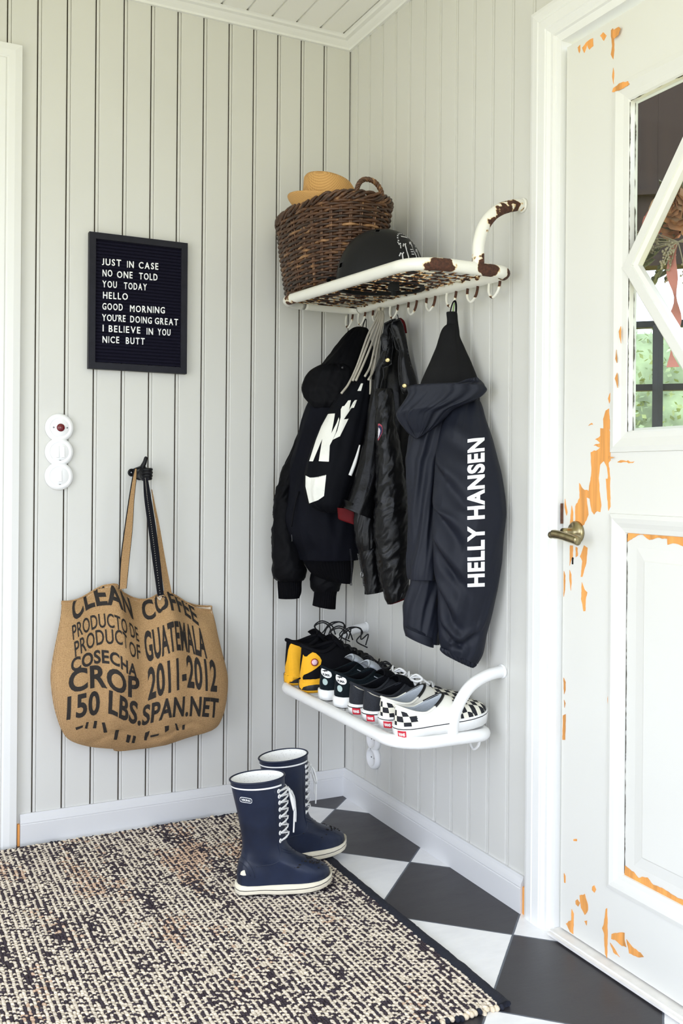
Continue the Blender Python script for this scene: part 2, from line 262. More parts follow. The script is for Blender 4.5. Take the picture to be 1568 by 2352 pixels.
DATA={'bj_hood':[(-75,-202,1535,-58,-210,1535),(-83,-199,1531,-49,-216,1531),(-95,-195,1519,-44,-221,1520),(-114,-190,1499,-41,-227,1500),(-134,-186,1473,-39,-234,1473),(-154,-182,1444,-39,-241,1446),(-175,-178,1416,-39,-247,1418),(-192,-178,1382,-41,-254,1383),(-200,-183,1340,-45,-262,1342),(-208,-191,1292,-52,-270,1294)],'bj_brim':[(-201,-228,1408,-144,-257,1409),(-217,-221,1400,-125,-267,1401),(-232,-213,1389,-114,-273,1390),(-243,-209,1373,-105,-279,1374),(-250,-207,1356,-101,-283,1357),(-256,-206,1338,-99,-285,1340),(-255,-207,1322,-99,-287,1324),(-250,-212,1306,-104,-285,1308),(-243,-216,1293,-114,-281,1294),(-235,-221,1282,-129,-275,1283),(-226,-227,1273,-148,-266,1274)],'bj_body':[(-208,-180,1320,-58,-255,1321),(-222,-173,1286,-56,-256,1288),(-236,-165,1239,-55,-257,1240),(-245,-161,1192,-57,-256,1193),(-265,-151,1111,-59,-255,1112),(-272,-147,1057,-61,-254,1058),(-277,-144,989,-66,-251,991),(-279,-143,922,-68,-250,924),(-269,-148,875,-70,-249,876),(-250,-158,838,-74,-247,840),(-241,-163,807,-84,-242,809)],'bj_hem':[(-247,-171,822,-93,-249,832),(-238,-175,802,-100,-245,814),(-225,-182,778,-102,-244,783),(-208,-191,759,-105,-243,756),(-176,-207,744,-107,-242,734)],'bj_sleeve':[(-210,-167,1287,-145,-200,1288),(-222,-161,1260,-166,-189,1260),(-229,-157,1240,-181,-181,1240),(-242,-150,1208,-202,-170,1209),(-268,-134,1131,-227,-155,1131),(-286,-125,1090,-239,-149,1091),(-295,-119,1056,-246,-144,1057),(-297,-118,1040,-250,-142,1040),(-302,-115,1029,-252,-140,1030),(-305,-113,1009,-256,-138,1009),(-308,-112,988,-258,-137,989),(-310,-109,934,-257,-136,935),(-313,-107,887,-250,-139,887),(-311,-107,839,-238,-144,840),(-312,-106,798,-227,-148,799),(-309,-106,768,-221,-151,769),(-305,-108,751,-223,-150,752),(-297,-112,740,-228,-147,741)],'bj_cuff':[(-297,-112,743,-229,-146,743),(-297,-112,731,-231,-145,731),(-295,-113,703,-232,-145,704),(-294,-114,684,-238,-142,685)],'bj_sleeve2':[(-193,-176,827,-106,-220,828),(-200,-173,787,-110,-218,787),(-208,-168,757,-117,-214,758),(-210,-167,739,-124,-211,740),(-208,-168,722,-130,-208,722),(-200,-172,708,-134,-206,709)],'bj_cuff2':[(-199,-173,711,-136,-205,711),(-200,-172,692,-139,-203,692),(-204,-171,665,-141,-202,653)],'bj_loop':[(-49,-204,1528),(-52,-202,1538),(-46,-205,1559),(-43,-207,1559),(-43,-207,1538),(-44,-207,1527)],'bj_zip':[(-142,-303,846),(-138,-305,809),(-137,-305,776),(-139,-304,741)],'bj_pocket':[(-279,-228,1020),(-286,-224,991),(-293,-221,952),(-298,-218,912)],'bj_pull':[(-299,-223,889),(-298,-224,878),(-298,-224,868)],'db_body':[(-154,-341,1366,-115,-361,1366),(-159,-339,1358,-111,-364,1359),(-172,-334,1336,-109,-367,1336),(-189,-328,1310,-108,-369,1310),(-214,-319,1271,-111,-371,1271),(-231,-313,1238,-115,-371,1239),(-254,-305,1186,-124,-371,1187),(-273,-300,1134,-135,-370,1136),(-283,-298,1096,-145,-368,1097),(-289,-298,1063,-156,-365,1065),(-290,-300,1031,-168,-362,1032),(-287,-303,1006,-176,-360,1007),(-279,-310,983,-186,-357,984),(-262,-319,968,-198,-352,968),(-242,-331,958,-211,-346,958)],'cords':[[(-54,-313,1570),(-76,-332,1538),(-109,-344,1488),(-149,-353,1394),(-183,-365,1337),(-213,-379,1307)],[(-52,-315,1570),(-73,-340,1537),(-109,-359,1480),(-152,-373,1391),(-184,-394,1344)],[(-50,-315,1570),(-68,-343,1537),(-103,-362,1467),(-141,-379,1398),(-176,-398,1344)],[(-48,-316,1570),(-63,-345,1537),(-95,-366,1460),(-123,-388,1392),(-152,-409,1357)],[(-47,-317,1570),(-60,-347,1537),(-90,-368,1447),(-115,-392,1379),(-143,-414,1347)],[(-46,-318,1570),(-59,-347,1537),(-91,-367,1434),(-120,-389,1372),(-138,-417,1305)]],'db_end':[(-176,-426,1156),(-182,-422,1127),(-190,-418,1098),(-200,-413,1068)],'db_p0':([(-247,-362,1247),(-229,-371,1248),(-233,-368,1217),(-238,-366,1190),(-224,-373,1221),(-219,-375,1237),(-218,-376,1229),(-227,-372,1192),(-235,-368,1171),(-242,-364,1155),(-244,-363,1108),(-270,-350,1109),(-266,-352,1139),(-261,-354,1174),(-285,-342,1108),(-295,-337,1108),(-278,-346,1170),(-264,-353,1211)],(430,902,43)),'db_p1':([(-210,-380,1269),(-205,-383,1270),(-195,-388,1286),(-188,-391,1287),(-193,-389,1258),(-183,-394,1280),(-178,-396,1287),(-172,-399,1288),(-180,-395,1265),(-188,-391,1264),(-206,-382,1231),(-194,-388,1233),(-216,-377,1182),(-234,-368,1172),(-223,-374,1198),(-214,-378,1237),(-214,-378,1260)],(447,892,69)),'db_p2':([(-162,-404,1336),(-157,-407,1336),(-162,-404,1314),(-172,-400,1314)],(459,883,95)),'db_p3':([(-304,-333,1067),(-293,-338,1061),(-282,-344,1061),(-265,-352,1063),(-251,-360,1069),(-256,-357,1008),(-271,-349,996),(-294,-338,986),(-304,-333,1035)],(419,908,-7)),'lj_body':[(-72,-405,1519,-46,-418,1519),(-80,-403,1495,-34,-426,1496),(-86,-403,1444,-26,-434,1444),(-103,-398,1398,-18,-441,1399),(-115,-395,1353,-8,-449,1354),(-123,-394,1308,-5,-454,1309),(-132,-395,1237,-8,-458,1238),(-140,-395,1186,-12,-459,1187),(-155,-392,1109,-19,-461,1110),(-170,-388,1058,-24,-463,1059),(-183,-387,995,-26,-466,996),(-174,-394,950,-29,-468,952),(-165,-403,894,-31,-471,895)],'lj_front':[(-142,-437,1345,-107,-454,1346),(-147,-437,1304,-110,-455,1304),(-155,-436,1247,-116,-456,1247),(-164,-435,1184,-122,-457,1184),(-179,-432,1108,-126,-459,1109),(-189,-429,1071,-130,-459,1071),(-195,-427,1046,-133,-459,1046),(-207,-424,1008,-137,-459,1009),(-216,-421,986,-145,-457,969),(-221,-419,977,-149,-456,949),(-218,-421,973,-149,-456,944)],'lj_lining':[(-221,-375,974,-141,-415,967),(-219,-375,956,-136,-418,945),(-217,-377,941,-135,-418,926),(-203,-384,934,-135,-418,912)],'lj_side':[(-188,-425,973,-137,-451,973),(-189,-425,933,-134,-452,933),(-186,-426,895,-129,-455,896),(-183,-428,870,-129,-455,888),(-176,-431,850,-129,-455,871),(-175,-432,848,-129,-455,868)],'lj_sidelining':[(-165,-420,859,-117,-444,882),(-155,-425,851,-117,-444,860),(-144,-430,847,-117,-444,838)],'lj_sleeve2':[(-171,-411,875,-115,-439,876),(-168,-413,837,-113,-441,838),(-163,-415,806,-112,-441,806),(-156,-419,768,-109,-443,769),(-154,-420,749,-107,-443,750),(-152,-421,724,-105,-444,733)],'lj_sleeve':[(-154,-487,1314,-118,-505,1315),(-158,-485,1293,-114,-508,1294),(-156,-488,1231,-110,-511,1232),(-154,-490,1157,-99,-518,1158),(-154,-491,1083,-89,-524,1084),(-158,-490,1022,-81,-529,1022),(-160,-490,972,-76,-533,973),(-160,-491,935,-73,-535,936),(-158,-493,874,-70,-537,875),(-153,-497,825,-73,-537,825),(-146,-501,776,-75,-537,776),(-134,-508,729,-75,-538,749),(-125,-513,706,-75,-538,732)],'lj_cuffhole':[(-124,-508,719,-73,-534,741),(-122,-509,705,-74,-533,728),(-116,-512,704,-75,-533,722)],'lj_lapel1':([(-123,-469,1506),(-105,-478,1516),(-92,-485,1520),(-97,-482,1502),(-106,-478,1493),(-102,-479,1465),(-99,-481,1434),(-102,-480,1415),(-103,-479,1396),(-102,-480,1387),(-115,-473,1380),(-124,-468,1376),(-124,-469,1346),(-130,-465,1312),(-137,-462,1302),(-144,-459,1306),(-148,-456,1321),(-144,-458,1358),(-141,-460,1386),(-133,-464,1406),(-125,-468,1427),(-131,-465,1452),(-132,-464,1464),(-126,-468,1480)],(479,868,128)),'lj_lapel2':([(-107,-500,1511),(-93,-507,1517),(-84,-511,1499),(-77,-515,1462),(-72,-517,1419),(-63,-522,1382),(-50,-528,1342),(-47,-530,1326),(-56,-525,1307),(-67,-520,1301),(-83,-511,1300),(-89,-509,1313),(-94,-506,1357),(-96,-505,1406),(-91,-508,1425),(-97,-505,1443),(-107,-500,1468),(-115,-496,1487),(-117,-495,1503)],(495,860,127)),'lj_loop':[(-45,-408,1546),(-43,-409,1539),(-41,-409,1528)],'lj_seam1':[(-125,-507,1488),(-116,-512,1460),(-109,-515,1429),(-101,-520,1419),(-103,-519,1392),(-102,-519,1355),(-98,-521,1321)],'lj_seam2':[(-137,-490,1378),(-135,-491,1353),(-140,-488,1331),(-143,-487,1310),(-139,-489,1300),(-124,-496,1290),(-113,-502,1279)],'lj_zip':[(-186,-443,843),(-181,-445,815),(-176,-448,787),(-171,-450,753)],'lj_btn1':[(-123,-492,1397),(-81,-512,1322),(-186,-460,786)],'lj_patch':([(-165,-515,1213),(-161,-517,1214),(-155,-520,1209),(-153,-521,1199),(-154,-521,1188),(-158,-518,1178),(-164,-516,1166),(-165,-515,1169),(-161,-517,1181)],(479,877,49)),'lj_patchw':([(-166,-520,1203),(-163,-522,1200),(-161,-523,1193),(-163,-522,1183),(-167,-520,1171),(-164,-521,1187),(-164,-521,1195)],(478,877,49)),'lj_red':[(-35,-396,1537,-26,-400,1537),(-37,-395,1530,-19,-404,1530),(-35,-396,1515,-14,-406,1516),(-28,-399,1493,-11,-408,1494)],'hh_loop':[(-61,-719,1499),(-58,-721,1517),(-54,-723,1530),(-49,-725,1534),(-46,-726,1524),(-46,-726,1499)],'hh_loopg':[(-48,-714,1501),(-47,-715,1517),(-45,-716,1530)],'hh_neck':[(-68,-715,1505,-45,-727,1505),(-69,-715,1501,-43,-728,1501),(-69,-718,1483,-43,-731,1483),(-71,-719,1463,-42,-734,1463)],'hh_cone':[(-70,-720,1472,-44,-733,1473),(-80,-717,1463,-44,-736,1463),(-87,-717,1451,-44,-739,1451),(-93,-718,1435,-44,-743,1435),(-104,-720,1405,-37,-754,1406),(-121,-721,1370,-27,-768,1370),(-139,-721,1334,-19,-781,1335),(-150,-722,1311,-16,-789,1312),(-157,-724,1287,-17,-795,1288),(-163,-729,1258,-21,-801,1259)],'hh_hood':[(-85,-835,1314,-61,-848,1319),(-114,-819,1304,-53,-850,1309),(-207,-771,1298,-44,-854,1298),(-213,-766,1276,-37,-855,1286),(-224,-757,1253,-51,-844,1267),(-235,-749,1232,-77,-829,1253),(-234,-747,1218,-108,-811,1238),(-225,-749,1202,-125,-800,1218),(-210,-754,1184,-140,-789,1199),(-195,-759,1169,-164,-775,1178),(-188,-761,1162,-181,-765,1165)],'hh_sleeve':[(-65,-790,1270,-31,-807,1270),(-97,-783,1246,-27,-818,1247),(-115,-785,1217,-25,-830,1218),(-135,-793,1171,-21,-851,1172),(-154,-808,1110,-19,-877,1111),(-161,-814,1060,-13,-889,1061),(-167,-820,994,-10,-900,995),(-170,-823,961,-10,-904,963),(-169,-822,906,-14,-901,908),(-161,-817,840,-16,-890,841),(-151,-815,784,-19,-882,785),(-144,-805,716,-24,-866,717),(-136,-799,665,-31,-853,666),(-129,-795,638,-35,-842,615),(-121,-795,622,-45,-833,588)],'hh_cuff':[(-126,-792,628,-41,-835,600),(-127,-792,620,-43,-834,594),(-117,-797,609,-46,-833,582),(-105,-803,602,-53,-829,576)],'hh_body':[(-117,-741,1248,-66,-767,1248),(-148,-727,1225,-71,-766,1226),(-163,-720,1202,-77,-763,1203),(-173,-716,1173,-84,-762,1174),(-181,-715,1128,-88,-761,1128),(-184,-714,1105,-93,-760,1106),(-182,-718,1059,-98,-760,1060),(-181,-721,1003,-105,-759,1003),(-180,-724,946,-110,-760,947),(-183,-726,889,-113,-761,890),(-188,-725,844,-116,-762,845),(-189,-726,816,-118,-762,817),(-187,-728,799,-120,-762,800)],'hh_sleeve2':[(-169,-715,831,-106,-747,832),(-175,-712,780,-103,-748,781),(-181,-709,749,-103,-748,750),(-185,-706,723,-103,-748,724),(-184,-707,683,-105,-747,684),(-181,-709,660,-107,-746,661),(-178,-710,647,-108,-745,627)],'hh_strap':[(-191,-721,674,-124,-754,645),(-192,-720,663,-124,-754,634),(-189,-721,651,-125,-754,621)],'hh_text':([(-107,-881,792),(-68,-900,793),(-71,-899,1166),(-109,-879,1160)],(564,825,-33)),'hh_tag':([(-144,-694,1170),(-135,-698,1161),(-141,-695,1140),(-158,-687,1127),(-162,-685,1163)],(511,859,37)),'tote_text':[('CLEAN',[(-913,638),(-872,673),(-826,686),(-791,680),(-742,639)],57),('COFFEE',[(-710,631),(-674,644),(-652,663),(-611,657),(-578,639),(-542,608)],52),('PRODUCTO DE',[(-918,594),(-886,611),(-848,624),(-810,625),(-775,608),(-733,578)],39),('PRODUCT OF',[(-916,549),(-878,569),(-840,581),(-790,578),(-763,545),(-733,530)],41),('COSECHA',[(-928,508),(-885,523),(-848,530),(-809,523),(-778,499),(-748,481)],37),('CROP',[(-935,450),(-889,461),(-847,463),(-809,451),(-777,433),(-740,422)],63),('150 LBS.',[(-938,373),(-892,383),(-850,386),(-820,385),(-777,359),(-731,337)],70),('SPAN.NET',[(-728,336),(-690,346),(-649,357),(-584,352),(-533,343),(-493,332)],63),('GUATEMALA',[(-717,521),(-691,527),(-667,537),(-626,550),(-577,534),(-530,515)],84),('2011-2012',[(-714,411),(-682,424),(-650,433),(-601,440),(-555,428),(-502,415)],94)],'tote_frag':[[(-886,367),(-880,367),(-882,346),(-889,348)],[(-865,369),(-857,368),(-858,345),(-867,346)],[(-844,362),(-836,362),(-826,330),(-835,329)],[(-803,335),(-792,333),(-795,301),(-804,303)],[(-767,315),(-755,310),(-757,285),(-767,290)],[(-748,309),(-739,304),(-740,281),(-749,284)],[(-713,313),(-701,319),(-704,286),(-712,287)],[(-697,303),(-673,308),(-675,301),(-695,295)],[(-661,331),(-649,333),(-647,317),(-657,310)],[(-631,337),(-625,335),(-612,309),(-620,310)],[(-604,326),(-596,327),(-596,310),(-603,310)],[(-914,351),(-894,358),(-895,351),(-910,343)]],'tote_L':[(-936,-90,690),(-944,-90,650),(-954,-90,608),(-965,-90,562),(-974,-90,512),(-975,-90,474),(-969,-90,423),(-959,-90,380),(-944,-90,339),(-921,-90,305),(-867,-90,278),(-788,-90,260)],'tote_R':[(-483,-90,643),(-478,-90,605),(-474,-90,567),(-466,-90,521),(-455,-90,469),(-452,-90,432),(-456,-90,373),(-465,-90,324),(-484,-90,290),(-540,-90,276),(-625,-90,257),(-708,-90,250)],'tote_topF':[(-947,-150,698),(-909,-150,698),(-871,-150,711),(-837,-150,731),(-814,-150,741),(-783,-150,742),(-767,-150,720),(-743,-150,705),(-715,-150,692),(-687,-150,692),(-669,-150,701),(-663,-150,709),(-661,-150,697)],'tote_topF2':[(-652,-120,693),(-658,-120,709),(-633,-120,716),(-613,-120,705),(-596,-120,696),(-566,-120,676),(-532,-120,656),(-494,-120,648)],'tote_s1':[(-741,-90,1083),(-748,-90,1051),(-758,-90,987),(-769,-90,907),(-779,-90,823),(-784,-90,732)],'tote_s1r':[(-738,-90,1083),(-739,-90,1051),(-745,-90,987),(-749,-90,907),(-757,-90,823),(-765,-90,733)],'tote_s2':[(-715,-80,1055),(-711,-80,994),(-698,-80,905),(-685,-80,812),(-669,-80,705)],'tote_s2r':[(-701,-80,1055),(-690,-80,994),(-675,-80,905),(-662,-80,811),(-650,-80,708)],'tote_s3':[(-682,-50,1022),(-674,-50,961),(-665,-50,911),(-658,-50,829),(-645,-50,746),(-638,-50,707)],'tote_s3r':[(-680,-50,1022),(-667,-50,961),(-656,-50,911),(-641,-50,828),(-628,-50,762),(-617,-50,708)],'y2_a':([(-315,-349,551),(-311,-351,545),(-305,-354,545),(-300,-357,551),(-291,-362,558),(-282,-366,555),(-272,-371,545),(-267,-374,534),(-269,-373,522),(-280,-367,511),(-292,-361,502),(-304,-355,495),(-313,-351,491),(-316,-349,484),(-315,-350,477),(-310,-352,474),(-296,-359,474),(-280,-367,479),(-260,-377,484),(-261,-377,463),(-280,-367,463),(-300,-357,460),(-314,-350,455),(-318,-348,447),(-324,-345,455),(-325,-344,464),(-323,-346,497)],(408,892,-197)),'y1_a':([(-302,-222,557),(-292,-226,570),(-272,-237,575),(-251,-248,580),(-227,-260,581),(-238,-254,575),(-252,-247,566),(-267,-239,562),(-286,-230,553),(-301,-222,536),(-308,-219,515),(-308,-219,499),(-301,-222,487),(-290,-228,482),(-274,-236,481),(-275,-235,458),(-290,-228,458),(-302,-222,449),(-305,-220,440),(-316,-215,446),(-317,-214,459),(-315,-215,487),(-310,-218,510),(-306,-220,543)],(395,900,-184)),'y2_btn':[(-277,-346,524),(-277,-346,524)],'bt_label':[(-646,-720,301),(-619,-734,296),(-619,-734,283),(-646,-720,288)],'bt_fin':[(-644,-721,107),(-642,-722,114),(-638,-724,117),(-634,-726,118),(-635,-725,114),(-633,-726,109),(-631,-728,105),(-636,-725,104),(-641,-723,105)],'bt_seam1':[(-593,-747,305),(-596,-745,224),(-594,-746,177),(-590,-748,162),(-594,-746,149),(-607,-740,145),(-621,-733,149),(-635,-726,164),(-642,-722,184),(-651,-718,198)],'bt_seam2':[(-649,-719,156),(-638,-724,148),(-623,-731,132),(-615,-736,117),(-611,-738,99)],'bt_seam3':[(-648,-719,139),(-638,-724,132),(-629,-729,122),(-621,-732,103)],'bt_seam4':[(-587,-750,151),(-581,-753,139),(-565,-761,130),(-546,-770,130)],'bt_dir':[(348,871,-347)]}
# ------------------------------------------------------------------ setting
def wall_paint(name, c, grain=(1, 1, 0.02)):
    mt, n, b = new_mat(name)
    f = noise_tex(n, 90, 5, grain); g = noise_tex(n, 1.7, 2)
    lo = tuple(v * 0.97 for v in c[:3]) + (1,); hi = tuple(min(1, v * 1.02) for v in c[:3]) + (1,)
    n.links.new(ramp(n, g, [(0.3, lo), (0.7, hi)]), b.inputs['Base Color'])
    b.inputs['Roughness'].default_value = 0.42; bump(n, b, f, 0.12, 0.0006)
    return mt
m_wall = wall_paint('grey_wall_paint', rgb(219, 218, 212))
m_base = wall_paint('grey_baseboard_paint', rgb(222, 222, 222), (0.02, 0.02, 1))
m_white = wall_paint('white_trim_paint', rgb(240, 240, 237))
m_ceil = wall_paint('white_ceiling_paint', rgb(250, 249, 244), (1, 0.02, 1))
m_door = wall_paint('old_white_door_paint', rgb(229, 228, 221), (0.02, 1, 1))
m_wood = simple('bare_pine', rgb(232, 160, 84), 0.6, 0.25, 60, 0.2, 0.0005, (1, 1, 0.06))
m_dark = simple('black_gap', rgb(18, 18, 18), 0.8)

def panel_profile(joints, s_lo, s_hi, dk=1.0, gap=False):
    """boards with a dark open joint, a bead strip and a small second groove (s, depth into the wall)"""
    P = [(s_lo, 0.0)]
    for c in sorted(joints):
        if not (s_lo + 0.01 < c < s_hi - 0.01): continue
        P += [(c - 0.0085, 0), (c - 0.0065, 0.0015), (c - 0.0060, 0.0085), (c - 0.0036, 0.0085), (c - 0.0032, 0.0022), (c + 0.0042, 0.0022),
              (c + 0.0046, 0.0060), (c + 0.0058, 0.0060), (c + 0.0064, 0.0012), (c + 0.0080, 0)]
    P += [(s_hi - 0.0042, 0.0), (s_hi - 0.0040, 0.0090), (s_hi, 0.0090)] if gap else [(s_hi, 0.0)]; return [(s_, d_ * dk) for s_, d_ in P]
def wall_mesh(name, P, axis, z0, z1, mat, flip=1):
    V = []
    for z in (z0, z1):
        for s, d in P: V.append((s, d, z) if axis == 'x' else (d, s, z))
    k = len(P); F = [(i, i + 1, k + i + 1, k + i) for i in range(k - 1)]
    b0 = 2 * k                                                          # thickness
    t = 0.06
    for z in (z0, z1):
        for s in (P[0][0], P[-1][0]): V.append((s, t, z) if axis == 'x' else (t, s, z))
    F += [(b0, b0 + 2, b0 + 3, b0 + 1), (0, k, b0 + 2, b0), (k - 1, b0 + 1, b0 + 3, 2 * k - 1)]
    fm = [1 if (isinstance(mat, list) and i < k - 1 and (P[i][1] >= 0.0085 or P[i + 1][1] >= 0.0085)) else 0 for i in range(len(F))]
    return struct(mk(name, V, F, mat, None, False, fm))
CEIL = 2.522
m_gap = simple('unpainted_board_edge', rgb(84, 72, 54), 0.9, 0.3, 20)
wall_mesh('wall_back', panel_profile([-0.0935 - 0.083 * k for k in range(26)], -2.2, 0.0, 1.0, True), 'x', 0, CEIL, [m_wall, m_gap])
jb = [-0.05 - 0.0857 * k for k in range(31)]
mwr = wall_mesh('wall_right', panel_profile(jb, -1.02, 0.06, 0.4), 'y', 0, CEIL, m_wall)
V = []; F = []
P = panel_profile(jb, -2.6, -1.02, 0.4); k = len(P)
for z in (2.13, CEIL):
    for s, d in P: V.append((d, s, z))
F = [(i, i + 1, k + i + 1, k + i) for i in range(k - 1)]
mb = MB(); mb.add([v.co for v in mwr.data.vertices], [tuple(p.vertices) for p in mwr.data.polygons]); mb.add(V, F)
mb.box((0.01, -2.6, 2.13), (0.06, -1.02, CEIL)); mb.box((0.0, -3.4, 0), (0.06, -2.12, CEIL))
bpy.data.objects.remove(mwr); struct(mb.build('wall_right', m_wall, None, False))

# the two walls behind the camera, each with its window opening
mb = MB(); mb.box((-3.06, -3.46, 0), (-3.0, -3.05, CEIL)); mb.box((-3.06, -1.05, 0), (-3.0, 0.06, CEIL)); mb.box((-3.06, -3.05, 0), (-3.0, -1.05, 0.04)); mb.box((-3.06, -3.05, 2.36), (-3.0, -1.05, CEIL))
struct(mb.build('wall_left', m_wall, None, False))
mb = MB(); mb.box((-3.06, -3.46, 0), (-2.5, -3.4, CEIL)); mb.box((-0.55, -3.46, 0), (0.06, -3.4, CEIL)); mb.box((-2.5, -3.46, 0), (-0.55, -3.4, 0.03)); mb.box((-2.5, -3.46, 2.34), (-0.55, -3.4, CEIL))
struct(mb.build('wall_front', m_wall, None, False))
mb = MB(); mb.box((-3.0, 0.0, 0), (-2.2, 0.06, CEIL)); struct(mb.build('wall_back', m_wall, None, False))
# ceiling boards run along wall_right
mb = MB()
g = [-0.053 - 0.0842 * k for k in range(34)]; edges = [0.05] + g + [-3.0]
for a, b in zip(edges[:-1], edges[1:]): mb.box((b + 0.004, -3.4, CEIL), (a - 0.004, 0.05, CEIL + 0.02))
mb.box((-3.0, -3.4, CEIL + 0.007), (0.05, 0.05, CEIL + 0.03))
struct(mb.build('ceiling', m_ceil, None, False))

def sweep_trim(name, prof, path, mat):
    """profile (out, up) swept along mitred points: path = [(origin, outdir)]"""
    V = []; k = len(prof)
    for o, d in path:
        for u, h in prof: V.append((o[0] + d[0] * u, o[1] + d[1] * u, o[2] + h))
    F = []
    for i in range(len(path) - 1):
        for j in range(k):
            F.append((i * k + j, i * k + (j + 1) % k, (i + 1) * k + (j + 1) % k, (i + 1) * k + j))
    F += [tuple(range(k)), tuple(reversed(range((len(path) - 1) * k, len(path) * k)))]
    return struct(mk(name, V, F, mat, None, False))
cp = [(0.0, -0.030), (0.010, -0.030), (0.012, -0.024), (0.022, -0.017), (0.030, -0.010), (0.042, -0.008), (0.046, -0.003), (0.052, 0.0), (0.0, 0.0)]
sweep_trim('trim_1', cp, [((-2.2, 0, CEIL), (0, -1)), ((0, 0, CEIL), (-1, -1))], m_white)
sweep_trim('trim_2', cp, [((0, 0, CEIL), (-1, -1)), ((0, -2.6, CEIL), (-1, 0))], m_white)
bp = [(0, 0), (0.016, 0), (0.016, 0.060), (0.0145, 0.0615), (0.0145, 0.063), (0.0155, 0.065), (0.013, 0.074), (0.008, 0.083), (0.006, 0.089), (0, 0.089)]
sweep_trim('baseboard_back', bp, [((-1.045, 0, 0), (0, -1)), ((0, 0, 0), (-1, -1))], m_base)
sweep_trim('baseboard_right', bp, [((0, 0, 0), (-1, -1)), ((0, -0.985, 0), (-1, 0))], m_base)

# chequered floor laid on the diagonal
mt, n, b = new_mat('slate_and_white_tiles')
t = N(n, 'ShaderNodeTexCoord')
def axisdot(vx, vy, off):
    d = N(n, 'ShaderNodeVectorMath', operation='DOT_PRODUCT'); d.inputs[1].default_value = (vx, vy, 0)
    n.links.new(t.outputs['Object'], d.inputs[0])
    a = N(n, 'ShaderNodeMath', operation='ADD'); n.links.new(d.outputs['Value'], a.inputs[0]); a.inputs[1].default_value = off + 20
    return a.outputs[0]
S = 0.3334; q = 1 / (math.sqrt(2) * S); vx0, vy0 = -0.0961, -0.1216
A_ = axisdot(-q, -q, q * (vx0 + vy0)); B_ = axisdot(q, -q, -q * (vx0 - vy0))
def mth(op, a, b_=None):
    x = N(n, 'ShaderNodeMath', operation=op)
    for i, v in enumerate((a, b_)):
        if v is None: continue
        if hasattr(v, 'links'): n.links.new(v, x.inputs[i])
        else: x.inputs[i].default_value = v
    return x.outputs[0]
par = mth('MODULO', mth('ADD', mth('FLOOR', A_), mth('FLOOR', B_)), 2.0)
def edge(v):
    f = mth('FRACT', v); return mth('MINIMUM', f, mth('SUBTRACT', 1.0, f))
wob = noise_tex(n, 60, 3)
grout = mth('LESS_THAN', mth('SUBTRACT', mth('MINIMUM', edge(A_), edge(B_)), mth('MULTIPLY', wob, 0.004)), 0.0045)
s1 = noise_tex(n, 9, 8, (1, 2.2, 1), 0.65); s2 = noise_tex(n, 140, 3)
slate = mixc(n, s2, ramp(n, s1, [(0.3, rgb(37, 35, 39)), (0.72, rgb(64, 61, 66))]), rgb(46, 44, 48))
white = ramp(n, s1, [(0.3, rgb(240, 240, 241)), (0.7, rgb(252, 252, 252))])
c = mixc(n, par, slate, white)
n.links.new(mixc(n, grout, c, rgb(92, 98, 108)), b.inputs['Base Color'])
n.links.new(ramp(n, s1, [(0.3, (0.30,) * 3), (0.7, (0.46,) * 3)]), b.inputs['Roughness'])
bump(n, b, s1, 0.25, 0.002)
struct(mk('floor', [(-3, -3.4, 0), (0.05, -3.4, 0), (0.05, 0.05, 0), (-3, 0.05, 0), (-3, -3.4, -0.04), (0.05, -3.4, -0.04), (0.05, 0.05, -0.04), (-3, 0.05, -0.04)],
          [(0, 1, 2, 3), (7, 6, 5, 4), (0, 4, 5, 1), (1, 5, 6, 2), (2, 6, 7, 3), (3, 7, 4, 0)], mt, None, False))

# ---------------- doorway at the left edge (white casing in the back wall)
mb = MB()
def casing_leg(x0, x1, z1): 
    mb.box((x0, -0.020, 0), (x1, 0.0, z1))
mb.add([(-1.056, -0.018, 0), (-1.075, -0.022, 0), (-1.093, -0.022, 0), (-1.097, -0.018, 0), (-1.101, -0.022, 0), (-1.150, -0.018, 0), (-1.150, 0, 0), (-1.056, 0, 0),
        (-1.056, -0.018, 2.285), (-1.075, -0.022, 2.266), (-1.093, -0.022, 2.248), (-1.097, -0.018, 2.244), (-1.101, -0.022, 2.240), (-1.150, -0.018, 2.191), (-1.150, 0, 2.191), (-1.056, 0, 2.285)],
       [(i, i + 1, i + 9, i + 8) for i in range(7)] + [(7, 0, 8, 15)])
top = []
for sx in (-1, 1):
    for (o, y) in ((0, -0.018), (0.019, -0.022), (0.037, -0.022), (0.041, -0.018), (0.045, -0.022), (0.094, -0.018)):
        top.append(((-1.056 - o) if sx < 0 else (-2.15 + o), y, 2.285 - o))
mb.add(top + [(-1.056, 0, 2.285), (-2.15, 0, 2.285)], [(i + 1, i, i + 6, i + 7) for i in range(5)] + [(0, 12, 13, 6)])
struct(mb.build('trim_3', m_white, None, False))
mb = MB(); mb.box((-2.06, -0.012, 0.012), (-1.154, -0.001, 2.188))
for z0, z1 in ((0.2, 0.95), (1.1, 2.05)): 
    mb.box((-1.95, -0.016, z0), (-1.27, -0.012, z1))
struct(mb.build('door_2', m_white, None, False))
mb = MB(); mb.box((-1.052, -0.010, 0.0), (-1.046, 0.0, 0.062)); struct(mb.build('trim_4', m_wood, None, False))
mb = MB(); mb.box((-0.010, -0.997, 0.0), (0.0, -0.986, 0.066)); struct(mb.build('trim_5', m_wood, None, False))

